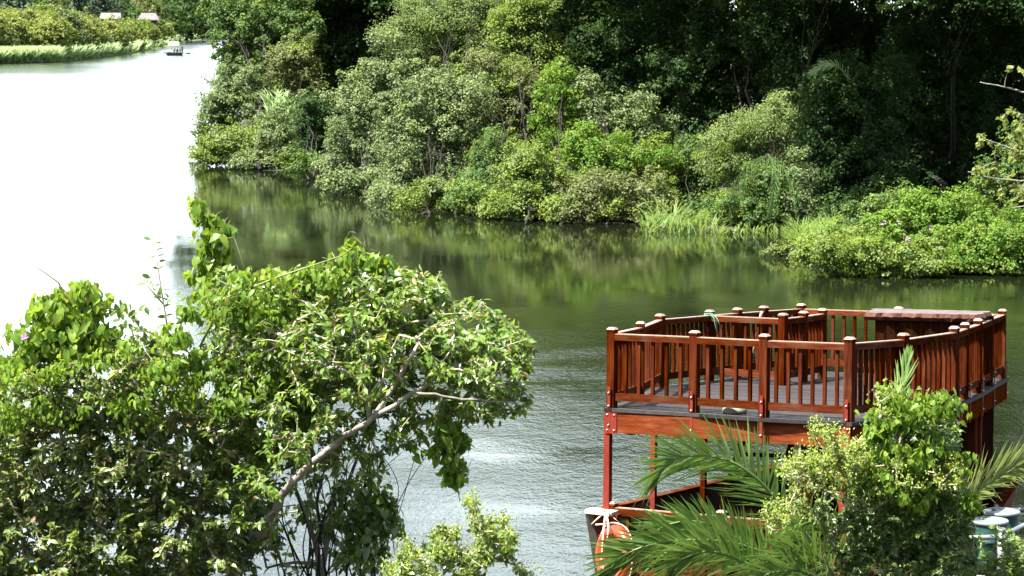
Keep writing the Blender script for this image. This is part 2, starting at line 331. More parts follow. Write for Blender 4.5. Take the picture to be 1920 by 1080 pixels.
def signed_dist(P, poly):
    poly = np.asarray(poly, float)[:, :2]; d = np.full(len(P), 1e9); ins = np.zeros(len(P), bool)
    for a, b in zip(poly, np.roll(poly, -1, 0)):
        ab = b - a; tt = np.clip(((P - a) @ ab) / (ab @ ab + 1e-9), 0, 1); d = np.minimum(d, np.linalg.norm(P - a - tt[:, None] * ab, axis=1))
        c = (a[1] > P[:, 1]) != (b[1] > P[:, 1])
        with np.errstate(divide='ignore', invalid='ignore'): xi = a[0] + (P[:, 1] - a[1]) * (b[0] - a[0]) / (b[1] - a[1])
        ins ^= c & (P[:, 0] < xi)
    return np.where(ins, d, -d)
def grid(name, xs, ys, zf, mat):
    X, Y = np.meshgrid(xs, ys); P = np.stack([X.ravel(), Y.ravel()], 1); Z = zf(P)
    nx, ny = len(xs), len(ys); i = (np.arange(ny - 1)[:, None] * nx + np.arange(nx - 1)[None]).ravel()
    g = G(); g.add(np.column_stack([P, Z]), np.stack([i, i + 1, i + nx + 1, i + nx], -1), 0, True)
    return kind(g.build(name, mat), 'structure')
rs = np.random.default_rng(1)
def lump(P, s, a): return a * (np.sin(P[:, 0] * s + 1.3) * np.cos(P[:, 1] * s * 1.17 + .4) + .5 * np.sin(P[:, 0] * s * 2.3 + P[:, 1] * s * 1.9))
W2 = lambda px, py: onz(px, py)[:2]
RB = [W2(*p) for p in [(428, 72), (400, 120), (366, 296), (395, 308), (440, 318), (505, 322), (560, 333), (604, 338), (612, 362), (660, 368), (700, 388),
      (760, 398), (860, 404), (890, 413), (960, 420), (1060, 423), (1160, 420), (1212, 430), (1230, 438), (1330, 443), (1470, 438), (1490, 426), (1500, 440),
      (1450, 462), (1432, 478), (1500, 496), (1560, 511), (1700, 517), (1850, 513), (1990, 508)]] + [np.array((60., 84.)), np.array((320., 84.)), np.array((320., 1420.))]
grid('river_bank', np.concatenate([np.arange(-200, -34, 8), np.arange(-34, 40, 1.1), np.arange(40, 330, 12)]), np.concatenate([np.arange(70, 165, 1.1), np.arange(165, 1460, 30)]),
     lambda P: np.clip(signed_dist(P, RB) * .09, -1.2, 1.6) - .14 + lump(P, .5, .1), M['earth'])
LB = [W2(*p) for p in [(-300, 138), (-100, 124), (0, 118.5), (100, 116), (170, 109.5), (230, 102), (270, 95), (278, 88), (330, 79.5), (378, 71.5)]] + [np.array((-190., 1420.)), np.array((-900., 1420.)), np.array((-900., 380.))]
grid('left_bank', np.arange(-900, -70, 9), np.arange(370, 1430, 9), lambda P: np.clip(signed_dist(P, LB) * .06, -1.5, 6) + .1, M['earth'])
grid('far_shore', np.arange(-900, 500, 20), np.arange(1330, 1700, 20), lambda P: np.clip((P[:, 1] - 1345) * .06, -1, 5), M['earth'])
def near_z(P):
    y = P[:, 1] + 1.2 * np.sin(P[:, 0] * .4)
    return np.interp(y, [-60, 2, 10, 16, 20, 24, 28, 31, 36], [6.6, 6.3, 4.8, 3.4, 2.35, 1.25, .35, -.6, -1.6]) + lump(P, 1.3, .05)
grid('near_bank', np.arange(-40, 41, 1.0), np.arange(-40, 37, 1.0), near_z, M['earth'])
def ground_near(x, y): return float(near_z(np.array([[x, y]]))[0])

# ------------------------------------------------------------------ the wooden boat with its railed upper deck
BN = unit(np.array([0.006, 0.0611, 1.0])); P0 = np.array([3, 35.0, 3.916])
def lev(px, py, h=0.0):
    """point on the plane h metres below the post caps, seen at px,py"""
    r = ray(px, py); o = P0 - BN * h; return CAM + r * (((o - CAM) @ BN) / (r @ BN))
def dn(p, h): return np.asarray(p) - BN * h
PX = dict(A=(1148.5, 613.5), B=(1303, 619.7), C=(1434, 626), D=(1593.6, 631.7), R1=(1694.4, 624.4), R2=(1789.7, 611.4), R3=(1809.7, 604.4), R4=(1834, 597),
          R5=(1856, 588), K=(1879.7, 579.4), E=(1201, 602.5), F=(1238, 588.5), G=(1331, 581), L1=(1383, 577), L2=(1432.5, 573.5), L3=(1502.5, 569), MM=(1685.5, 575),
          I1=(1468.6, 587), I2=(1507, 583), I3=(1542.5, 578))
BP = {k: lev(*v) for k, v in PX.items()}
boat = thing('river_boat', 'moored red-brown wooden boat with a railed upper deck on posts, near the right bank', 'boat', (4.5, 35, 0))
HD = 1.05
ring = ['A', 'B', 'C', 'D', 'R1', 'R2', 'R3', 'R4', 'R5', 'K', 'MM', 'L3', 'L2', 'L1', 'G', 'F', 'E']
cen = np.mean([BP[k] for k in ring], 0)
front = unit(BP['D'] - BP['A'])
def outw(p, q):
    d = unit(np.cross(q - p, BN)); return d if d @ ((p + q) / 2 - cen) > 0 else -d
def offset_ring(names, o, h):
    pts = [BP[k] for k in names]; n = len(pts); r = []
    for i in range(n):
        a, b, c = pts[i - 1], pts[i], pts[(i + 1) % n]; n1, n2 = outw(a, b), outw(b, c); m = unit(n1 + n2); r.append(dn(b + m * o / max(.4, m @ n1), h))
    return r
# deck floor and its dark edging, fascia boards
g = G(); g.prism(ring, offset_ring(ring, .09, HD + .045), offset_ring(ring, .09, HD)); g.build('deck_floor', deck_mat(tuple(np.cross(front, BN))), boat)
corner = ['A', 'D', 'R1', 'R2', 'K', 'L3', 'F', 'E']
for i, k in enumerate(corner):
    k2 = corner[(i + 1) % len(corner)]; o = outw(BP[k], BP[k2]) * .045
    g = G(); g.beam(dn(BP[k] + o, HD + .185), dn(BP[k2] + o, HD + .185), .05, .26, BN, ext=.02); g.build('fascia_board', M['fascia'], boat)
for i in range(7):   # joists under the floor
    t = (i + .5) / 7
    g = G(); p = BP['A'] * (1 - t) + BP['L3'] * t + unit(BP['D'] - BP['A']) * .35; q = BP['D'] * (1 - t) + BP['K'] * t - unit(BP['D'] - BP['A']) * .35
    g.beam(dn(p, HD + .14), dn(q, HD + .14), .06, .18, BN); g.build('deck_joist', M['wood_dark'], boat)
bays = [('A', 'B', 5), ('B', 'C', 4), ('C', 'D', 6), ('D', 'R1', 9), ('R1', 'R2', 9), ('G', 'F', 10), ('F', 'E', 7), ('E', 'A', 7), ('G', 'I1', 5), ('I1', 'I2', 5), ('I2', 'I3', 5),
        ('MM', 'L3', 8), ('R2', 'R3', 6), ('R3', 'R4', 6), ('R4', 'R5', 7), ('R5', 'K', 8), ('K', 'MM', 8), ('L3', 'L2', 5), ('L2', 'L1', 4), ('L1', 'G', 5)]
axis_of = {}
for a, b, n in bays:
    axis_of.setdefault(a, unit(BP[b] - BP[a])); axis_of.setdefault(b, unit(BP[b] - BP[a]))
for k in ('A', 'B', 'C', 'D'): axis_of[k] = front
bal_rest = G(); nb = 0
for a, b, n in bays:
    p, q = BP[a], BP[b]; d = unit(q - p); s = unit(np.cross(d, BN)); L = np.linalg.norm(q - p); p2, q2 = p + d * .05, q - d * .05
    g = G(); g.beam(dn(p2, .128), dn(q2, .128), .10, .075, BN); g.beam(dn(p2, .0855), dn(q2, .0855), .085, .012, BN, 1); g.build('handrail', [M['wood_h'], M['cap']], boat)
    g = G(); g.beam(dn(p2, .905), dn(q2, .905), .055, .10, BN); g.build('bottom_rail', M['wood_h'], boat)
    for i in range(n):
        c = p + (q - p) * ((i + 1) / (n + 1)); gg = G() if nb < 94 else bal_rest
        gg.box(dn(c, .51), (d, s, BN), (.021, .021, .345))
        if nb < 94: gg.build('baluster', M['wood_v'], boat)
        nb += 1
kind(bal_rest.build('baluster', M['wood_v'], boat), 'stuff')
posts = ring + ['I1', 'I2', 'I3']
for k in posts:
    d = axis_of[k]; s = unit(np.cross(d, BN)); c = BP[k]
    g = G(); g.box(dn(c, (.055 + HD) / 2 + .0), (d, s, BN), (.054, .054, (HD - .055) / 2 - .002)); o = g.build('railing_post', M['wood_v'], boat)
    g = G(); r0, r1 = .060, .036
    ringv = lambda r, h: [dn(c + d * i * r + s * j * r, h) for i, j in ((-1, -1), (1, -1), (1, 1), (-1, 1))]
    v = ringv(r0, .0545) + ringv(r0, .028) + ringv(r1, 0)
    f0 = [(0, 1, 5, 4), (1, 2, 6, 5), (2, 3, 7, 6), (3, 0, 4, 7), (3, 2, 1, 0)]; f1 = [(8, 9, 10, 11), (4, 5, 9, 8), (5, 6, 10, 9), (6, 7, 11, 10), (7, 4, 8, 11)]
    f = [(3, 2, 1, 0), (8, 9, 10, 11)] + [(i + 4 * l, (i + 1) % 4 + 4 * l, (i + 1) % 4 + 4 * l + 4, i + 4 * l + 4) for l in (0, 1) for i in range(4)]
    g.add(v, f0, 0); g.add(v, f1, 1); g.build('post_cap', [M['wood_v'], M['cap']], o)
    if k in ('A', 'B', 'C', 'D', 'R2', 'R3', 'R4', 'R5', 'K'):   # steel straps bolted over the fascia
        ow = {'A': -1, 'B': -1, 'C': -1, 'D': -1}.get(k)
        od = outw(BP['A'], BP['D']) if ow else outw(BP['R2'], BP['K'])
        dd = front if ow else unit(BP['K'] - BP['R2'])
        g = G(); g.box(dn(c + od * .080, HD + .02), (dd, od, BN), (.021, .006, .30), 0)
        for h in (-.22, -.05, .20): g.lathe([(0, .016), (.012, .014), (.014, 0)], dn(c + od * .086, HD + .02 + h), od, 8, 1)
        g.build('post_bracket', [M['red_paint'], M['steel']], boat)
# corner plates of the red steel frame
for k, sx in (('A', 1), ('D', -1)):
    od = outw(BP['A'], BP['D']); g = G(); c = dn(BP[k] + od * .075 + front * sx * .03, HD + .185)
    g.box(c, (front, od, BN), (.085, .007, .145), 0)
    for i in (-1, 1):
        for j in (-1, 1): g.lathe([(0, .014), (.012, .012), (.014, 0)], c + front * i * .05 + BN * j * .1 + od * .007, od, 8, 1)
    g.build('corner_plate', [M['red_paint'], M['steel']], boat)
# pillars from the hull to the upper deck
def pillar(top, bot, w_, mat='red_paint'):
    g = G(); g.beam(top, bot, w_, w_, front); g.build('deck_pillar', M[mat], boat)
for px, h0, k, h1, w_, mt in ((1141.5, HD + .06, 'A', 3.4, .085, 'red_paint'), (1228, HD + .1, 'F', 2.85, .075, 'red_paint'), (1322, HD + .1, 'G', 2.95, .075, 'wood_v'),
                              (1586, HD + .05, 'D', 3.4, .10, 'red_paint')):
    y0 = PX[k][1]; top = dn(BP[k], h0); top = top + np.array([(px - PX[k][0]) / F_PX * BP[k][1], 0, 0]); pillar(top, dn(top, h1 - h0), w_, mt)
for k, off in (('R2', -.12), ('R4', -.12)):
    top = dn(BP[k] - outw(BP['R2'], BP['K']) * .03 + unit(BP['K'] - BP['R2']) * off, HD + .3); pillar(top, dn(top, 2.0), .11, 'wood_v')
top = dn(BP['R4'] + unit(BP['R5'] - BP['R4']) * .45, HD + .32); g = G(); g.tube([top, dn(top, 2.0)], .022, 8); g.lathe([(.03, 0), (.045, .02), (.03, .05)], dn(top, .85), BN, 10)
g.build('down_pipe', M['red_paint'], boat)
# cabin walls of dark upright planks under the after half of the deck
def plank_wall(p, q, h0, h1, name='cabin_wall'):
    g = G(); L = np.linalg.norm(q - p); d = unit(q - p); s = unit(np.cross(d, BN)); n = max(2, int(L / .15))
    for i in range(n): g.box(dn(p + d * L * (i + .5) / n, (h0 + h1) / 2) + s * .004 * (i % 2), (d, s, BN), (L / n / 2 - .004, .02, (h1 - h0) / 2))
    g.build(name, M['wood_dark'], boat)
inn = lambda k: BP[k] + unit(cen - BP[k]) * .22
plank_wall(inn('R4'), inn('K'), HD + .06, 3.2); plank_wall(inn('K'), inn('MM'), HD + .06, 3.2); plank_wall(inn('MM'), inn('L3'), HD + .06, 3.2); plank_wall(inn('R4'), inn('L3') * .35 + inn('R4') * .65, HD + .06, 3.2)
# hull: outline of the gunwale, with sheer
gun = {'A': 1.62, 'D': 1.62, 'R1': 1.30, 'R2': 1.10, 'R4': 1.02, 'K': 1.02, 'L3': 1.02, 'G': 1.05, 'F': 1.10, 'E': 1.40}
order = ['A', 'D', 'R1', 'R2', 'R4', 'K', 'L3', 'G', 'F', 'E']
base = [np.array([BP[k][0], BP[k][1]]) for k in order]; c2 = cen[:2]
def off2(o):
    n = len(base); r = []
    for i in range(n):
        a, b, c = base[i - 1], base[i], base[(i + 1) % n]
        def nn(u, v):
            d = v - u; k = np.array([d[1], -d[0]]) / np.linalg.norm(d); return k if k @ ((u + v) / 2 - c2) > 0 else -k
        n1, n2 = nn(a, b), nn(b, c); m = n1 + n2; m /= np.linalg.norm(m); r.append(b + m * o / max(.5, m @ n1))
    return r
og, ig, kb = off2(.26), off2(.20), off2(-.05)
zg = [gun[k] for k in order]
def drop(r):   # the bow board is cut down between its two corners, where the front rail stands
    L = np.linalg.norm(r[1] - r[0]); t = .40 / L; a = lambda u: r[0] * (1 - u) + r[1] * u
    return [r[0], a(t), a(t + .02), a(1 - t * .6 - .02), a(1 - t * .6)] + r[1:]
og, ig, kb = drop(og), drop(ig), drop(kb); zg = [zg[0], 1.60, .82, .82, 1.60] + zg[1:]; n = len(zg)
V = [(*og[i], zg[i]) for i in range(n)] + [(*kb[i], -.5) for i in range(n)] + [(*ig[i], zg[i]) for i in range(n)] + [(*(ig[i] * .97 + c2 * .03), .32) for i in range(n)]
fo = [(i, (i + 1) % n, n + (i + 1) % n, n + i) for i in range(n)]; ft = [(i, (i + 1) % n, 2 * n + (i + 1) % n, 2 * n + i)[::-1] for i in range(n)]
fi = [(2 * n + i, 2 * n + (i + 1) % n, 3 * n + (i + 1) % n, 3 * n + i)[::-1] for i in range(n)]
g = G(); g.add(V, fo + ft, 0); g.add(V, fi, 1); hull = g.build('hull', [M['hull_out'], M['hull_in']], boat)
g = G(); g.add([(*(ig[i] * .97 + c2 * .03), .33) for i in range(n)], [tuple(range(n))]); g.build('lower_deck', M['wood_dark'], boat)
for i in [0] + list(range(4, n)):
    j = (i + 1) % n; a = np.array([*((og[i] + ig[i]) / 2), zg[i] + .02]); b = np.array([*((og[j] + ig[j]) / 2), zg[j] + .02])
    g = G(); g.beam(a, b, .12, .045, ext=.02); g.build('gunwale', M['wood_h'], boat)
for i in (0, 5):
    a = np.array([*og[i], zg[i] + .03]); b = np.array([*kb[i], -.5]); b = a + (b - a); g = G(); g.beam(a, b, .10, .10, (0, -1, 0)); g.build('rubbing_strip', M['rubrail'], hull)
g = G(); a = np.array([*og[0], 1.655]); b = np.array([*og[1], 1.655]); g.beam(a, b, .2, .05); g.build('bow_cap', M['rope'], hull)
# lower front rail
lo = {k: dn(BP[k], 2.27) + front * .02 for k in ('A', 'D')}; lo['P'] = lo['A'] + (lo['D'] - lo['A']) * .475
for k in ('A', 'P', 'D'):
    c = lo[k]; d = front; s = unit(np.cross(d, BN)); g = G(); g.box(dn(c, .56), (d, s, BN), (.054, .054, .50)); o = g.build('railing_post', M['wood_v'], boat)
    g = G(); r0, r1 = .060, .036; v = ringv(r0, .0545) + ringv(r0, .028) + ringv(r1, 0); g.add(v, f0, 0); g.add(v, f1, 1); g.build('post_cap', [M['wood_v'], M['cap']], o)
for a, b in (('A', 'P'), ('P', 'D')):
    p2, q2 = lo[a] + front * .05, lo[b] - front * .05
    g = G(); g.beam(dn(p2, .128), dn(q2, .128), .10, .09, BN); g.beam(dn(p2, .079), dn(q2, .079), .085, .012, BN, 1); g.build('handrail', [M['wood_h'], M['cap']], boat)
    g = G(); g.beam(dn(p2, .93), dn(q2, .93), .055, .10, BN); g.build('bottom_rail', M['wood_h'], boat)
    g = G()
    for i in range(7): g.box(dn(p2 + (q2 - p2) * ((i + 1) / 8), .53), (front, np.cross(front, BN), BN), (.021, .021, .35))
    kind(g.build('baluster', M['wood_v'], boat), 'stuff')
# stair from the lower deck up to the well inside the railings
s0 = dn(BP['G'] * .45 + BP['I1'] * .55, 3.15) + np.array([-.25, -1.3, 0]); s1 = dn(BP['G'] * .35 + BP['I3'] * .65, HD + .1)
run = s1 - s0; sdir = unit(np.cross(run, BN))
for sgn in (-1, 1):
    g = G(); g.beam(s0 + sdir * .38 * sgn, s1 + sdir * .38 * sgn, .045, .2, BN); g.build('stair_stringer', M['wood_v'], boat)
for i in range(8):
    c = s0 + run * (i + .6) / 8.4; g = G(); g.box(c, (sdir, unit(np.cross(BN, sdir)), BN), (.37, .12, .018)); g.build('stair_tread', M['wood_h'], boat)
# bar counter with a live-edged slab at the after end of the deck
q = [lev(1624, 590.5, .0), lev(1641, 582.5, .0), lev(1858, 588, .0), lev(1834, 594.5, .0)]
r_ = np.random.default_rng(5)
edge = []
for i in range(4):
    a, b = q[i], q[(i + 1) % 4]; m = 40 if i in (1, 3) else 14
    nrm = unit(np.cross(b - a, BN))
    for j in range(m):
        edge.append(a + (b - a) * j / m + nrm * (.03 * math.sin(j * .9 + i) + r_.normal(0, .008)))
ne = len(edge); topv = [dn(p, -.035) for p in edge]; mid = [dn(p + unit(p - np.mean(q, 0)) * .035, .02 + r_.normal(0, .004)) for p in edge]; bot = [dn(p - unit(p - np.mean(q, 0)) * .03, .075) for p in edge]
barc = np.mean(q, 0)
bq = [p + (barc - p) * .10 + unit(barc - p) * .05 for p in q]
g = G(); g.prism(bq, [dn(p, HD - .002) for p in bq], [dn(p, .078) for p in bq]); bar = g.build('bar_counter', M['wood_v'], boat)
g = G(); g.add(topv + mid + bot, [tuple(range(ne))], 0); g.add(topv + mid + bot, [tuple(range(2 * ne, 3 * ne))[::-1]] + [(i, (i + 1) % ne, ne + (i + 1) % ne, ne + i)[::-1] for i in range(ne)] + [(ne + i, ne + (i + 1) % ne, 2 * ne + (i + 1) % ne, 2 * ne + i)[::-1] for i in range(ne)], 1)
g.build('slab_top', [M['slabtop'], M['slabedge']], bar)
for i in range(9):   # upright cladding boards on the long face
    t0, t1 = i / 9, (i + 1) / 9; p = bq[0] + (bq[3] - bq[0]) * (t0 + t1) / 2; d = unit(bq[3] - bq[0]); o = -unit(np.cross(BN, d)); o = o if o @ (p - barc) > 0 else -o
    g = G(); g.box(dn(p + o * (.012 + .004 * (i % 2)), .56), (d, o, BN), (np.linalg.norm(bq[3] - bq[0]) / 18 - .006, .011, .47)); g.build('cladding_board', M['wood_dark'], bar)

# loose things on and around the boat
c = dn(at(1183, 803, 33.2), 0); g = G()
g.lathe([(.02, .10), (.075, .085), (.085, .03), (.055, 0), (.07, -.05), (.085, -.07), (.04, -.085), (0, -.085)], c, sides=16)
la = g.build('hanging_lantern', M['clay'], None, c + np.array([0, 0, -.085])); tag(la, 'small brown clay lantern hanging under the front left corner of the upper deck', 'lantern')
g = G(); g.tube([c + np.array([0, 0, .1]), c + np.array([0, 0, .2])], .012, 6, 0); g.build('hook', M['steel'], la)
x = at(1378, 773, 31.95); c = dn(x, 0); c = lev(1378, 775, HD - .002)
g = G(); g.lathe([(0, 0), (.15, 0), (.165, .03), (.15, .075), (.14, .08), (.13, .05), (0, .045)], c, BN, 20)
tag(g.build('stone_bowl', M['pot'], None, c), 'low grey-green stone bowl on the deck boards behind the front bottom rail', 'bowl')
a = lev(1404, 705, HD - .02); b = lev(1428, 585, .0)
g = G(); g.tube([a, a + (b - a) * .55], [.022, .02], 8, 0); g.tube([a + (b - a) * .55, b], [.018, .02], 8, 1)
for t in (.38, .5): g.lathe([(.02, -.03), (.032, 0), (.02, .03)], a + (b - a) * t, b - a, 8, 1)
tag(g.build('boat_pole', [M['cap'], M['rope']], None, a), 'slim pale wooden pole leaning in the stair well of the upper deck', 'pole')
g = G(); c = BP['G'] + np.array([0, 0, -.05]); r_ = np.random.default_rng(3); cr = .006
th = np.linspace(0, 4 * math.pi, 30); g.tube([c + .078 * (math.cos(t) * front + math.sin(t) * np.cross(front, BN)) + BN * (.015 * math.sin(t * .7) - .02) for t in th], .007, 5)
for sx, ln in ((-.09, .26), (.06, .3), (.11, .16)):
    g.tube([c + front * sx * .6 - np.cross(front, BN) * -.07, c + front * sx + np.array([0, -.1, -.06]), c + front * (sx + .05) + np.array([0, -.11, -ln])], [.006, .006, .009], 5)
tag(g.build('green_cord', M['greencord'], None, c), 'green cord knotted round the left inner railing post with loose ends', 'cord')
# life ring
c = at(1153, 1042, 32.25); ax = unit(np.array([-.86, -.50, .12])); a_ = unit(np.cross(ax, [0, 0, 1.0])); b_ = np.cross(ax, a_)
th = np.linspace(0, 2 * math.pi, 49); g = G(); g.tube([c + .315 * (math.cos(t) * a_ + math.sin(t) * b_) for t in th], .082, 14, 0, False)
lr = thing('life_ring', 'orange-red life ring hung on the bow of the wooden boat', 'life ring', c); g.build('ring', M['orange'], lr)
g = G(); th = np.linspace(0, 2 * math.pi, 33); g.tube([c + (.41 + .03 * abs(math.sin(2 * t))) * (math.cos(t) * a_ + math.sin(t) * b_) for t in th], .009, 5); g.build('grab_line', M['rope'], lr)
g = G(); k = at(1136, 958, 32.7)
g.tube([k, at(1131, 1000, 32.2), at(1126, 1080, 32.0)], .013, 6); g.tube([k, at(1141, 985, 32.2), at(1139, 1010, 32.1)], .013, 6)
g.tube([at(1110, 983, 32.8), k, at(1163, 981, 32.6), at(1117, 984, 32.7)], .014, 6); g.tube([k + np.array([-.03, 0, 0]), at(1142, 957, 32.6), at(1139, 975, 32.5)], .012, 6)
tag(g.build('mooring_rope', M['rope'], None, k), 'pale rope looped round the left front pillar and hanging over the bow', 'rope')
a = at(1489, 862, 32.0); b = at(1497, 818, 32.0); g = G(); g.beam(a, b, .06, .03, (0, -1, 0))
g.beam(a - (b - a) * .9, a, .05, .03, (0, -1, 0))
tag(g.build('white_batten', M['white'], None, a), 'white wooden batten leaning under the front edge of the upper deck', 'board')

# jetty with its pipe rail and two drums
JZ = .80
jet = thing('jetty', 'low plank jetty with grey pipe rails beside the boat, bottom right', 'jetty', (7.2, 31, 0))
g = G()
for i in range(22): g.box((7.35, 29.2 + i * .215, JZ - .025), ((1, 0, 0), (0, 1, 0), (0, 0, 1)), (1.5, .1, .025))
g.build('plank_floor', M['wood_dark'], jet)
for x in (6.0, 8.7):
    for y in (29.6, 33.6):
        g = G(); g.tube([(x, y, -2.4), (x, y, JZ - .05)], .08, 10); g.build('pile', M['bark_dark'], jet)
p1 = at(1878, 999, 31.0); p0 = at(1770, 1003, 31.4); p3 = at(1960, 957, 33.5); p5 = at(1868, 947, 34.1); p6 = at(1975, 951, 34.1); p4 = at(1838, 968, 33.0)
def foot(p): return np.array([p[0], p[1], JZ - .01])
for p in (p1, p0, p3, p5, p6):
    g = G(); top = p + np.array([0, 0, .03 if p is p1 else 0]); g.tube([foot(p), top], .05 if p is p1 else .03, 12); 
    if p is p1: g.lathe([(.055, 0), (.058, .02), (.04, .035), (0, .038)], top - np.array([0, 0, .004]), sides=12)
    g.build('rail_post', M['pipe'], jet)
for a, b in ((p1, p0), (p1, p3), (p5, p6), (p4, p5)):
    for dz in (.05, .55):
        if a is p5 and dz > .1 or a is p4 and dz > .1: continue
        g = G(); g.tube([a - np.array([0, 0, dz]), b - np.array([0, 0, dz])], .032, 10); g.build('pipe_rail', M['pipe'], jet)
def drum(px, py, d, label):
    c = at(px, py, d); r = .228; z0 = JZ + .002; H_ = c[2] - z0; b = np.array([c[0], c[1], z0])
    o = thing('drum', label, 'drum', b, 'green drums on the jetty')
    g = G(); g.lathe([(0, 0), (r * .96, 0), (r, .02), (r, H_ * .33), (r + .012, H_ * .345), (r, H_ * .36), (r, H_ * .66), (r + .012, H_ * .675), (r, H_ * .69), (r, H_ - .03)], b, sides=32); g.build('barrel', M['green_drum'], o)
    g = G(); g.lathe([(r - .004, H_ - .05), (r + .014, H_ - .05), (r + .014, H_ - .012), (r + .004, H_ - .002), (r - .03, H_), (r - .035, H_ - .012), (0, H_ - .012)], b, sides=32); g.build('lid', M['lid'], o)
    g = G(); g.lathe([(.03, 0), (.03, .02), (0, .022)], b + np.array([-.09, .06, H_ - .012]), sides=10); g.build('bung', M['green_drum'], o)
drum(1856, 974, 32.5, 'nearer green drum with a grey lid, half behind leaves on the jetty')
drum(1878, 957, 33.1, 'farther green drum with a grey lid, behind the other drum on the jetty')

# ------------------------------------------------------------------ foliage
def ell(blobs, d, jit=0.0, rng=None):
    """photo-pixel blobs (x, y, rx, ry[, dd]) at ground distance d -> centres and radii in metres"""
    C_, R_ = [], []
    for b in blobs:
        dd = d + (b[4] if len(b) > 4 else 0); c = at(b[0], b[1], dd); k = dd / F_PX
        C_.append(c); R_.append((b[2] * k, (b[2] + b[3]) / 2 * k * .9, b[3] * k))
    return np.array(C_), np.array(R_)
def rdir(rng, n):
    v = rng.normal(size=(n, 3)); return unit(v)
def clumped(g, rng, C_, R_, leaf, clump=.45, dens=1.0, tpl=T_QUAD, wr=.5, mat=0, inner=.25, droop=0.0, up=.5, asp=1.0, zmin=.12, alt=0):
    """leaf clumps spread through ellipsoids: more in the outer shell, some deep inside"""
    for c, r in zip(C_, R_):
        area = 4 * math.pi * ((r[0] * r[1]) ** 1.6 / 3 + (r[0] * r[2]) ** 1.6 / 3 + (r[1] * r[2]) ** 1.6 / 3) ** (1 / 1.6)
        nc = max(5, int(area / (clump ** 2) * .66 * dens)); m = max(6, int(5.2 * clump ** 2 / (leaf ** 2 * wr * 2) * 1.0))
        u = rdir(rng, nc); lob = 1 + .24 * np.sin(u[:, 0] * 4.1 + c[0] * 3) * np.cos(u[:, 2] * 5.3 + c[2] * 5) + .12 * np.sin(u[:, 1] * 7 + u[:, 0] * 6 + c[0]); rad = np.where(rng.random(nc) < inner, rng.uniform(.25, .75, nc), rng.uniform(.76, 1.05, nc) * lob); spr = rng.random(nc) < .11; rad = np.where(spr, rng.uniform(1.08, 1.42, nc), rad)
        cc = c + u * r * rad[:, None]
        cr = clump * np.where(spr, rng.uniform(.3, .6, nc), rng.uniform(.55, 1.5, nc))
        o = rdir(rng, nc * m); cr_ = np.repeat(cr, m)[:, None]; uu = np.repeat(u, m, 0)
        o[:, 2] *= .75
        P = np.repeat(cc, m, 0) + o * cr_ * rng.uniform(.35, 1.0, (nc * m, 1)) * np.array([asp, asp, 1])
        mi = np.repeat((rng.random(nc) < alt).astype(int), m) if alt else np.full(len(P), mat)
        nrm = unit(o * .45 + uu * .45 + np.array([0, 0, up]) + rng.normal(size=P.shape) * .42)
        D = np.cross(nrm, rdir(rng, len(P))); D[:, 2] -= droop; D = unit(D)
        k = P[:, 2] > zmin; P, nrm, D, mi = P[k], nrm[k], D[k], mi[k]
        g.leaves(tpl, P, D, nrm, leaf * np.clip(rng.lognormal(-.08, .32, len(P)), .4, 1.9), leaf * wr * rng.uniform(.75, 1.2, len(P)), mi)
def limbs(g, rng, base, C_, R_, r0, sides=7, mat=0, lr=1.0):
    """trunk from base to the crown with a limb into each blob"""
    base = np.asarray(base, float); cc = C_.mean(0); fork = base * .45 + cc * .55 - np.array([0, 0, .1 * abs(cc[2] - base[2])])
    def bend(a, b, n=7, amp=.06):
        t = np.linspace(0, 1, n)[:, None]; L = np.linalg.norm(b - a); off = np.cumsum(rng.normal(0, amp * L / n ** .5, (n, 3)), 0); off -= t * off[-1]; return a * (1 - t) + b * t + off
    g.tube(bend(base, fork), np.linspace(r0, r0 * .7, 7), sides, mat)
    for c, r in zip(C_, R_):
        e = bend(fork, c + np.array([0, .35 * r[1], .1 * r[2]]), 8, .05); g.tube(e, np.linspace(r0 * .55 * lr, r0 * .10 * lr, 8), max(4, sides - 2), mat)
        for _ in range(4):
            i = rng.integers(3, 7); g.tube(bend(e[i], c + rdir(rng, 1)[0] * r * .85, 5, .1), np.linspace(r0 * .2 * lr, r0 * .05 * lr, 5), 4, mat)
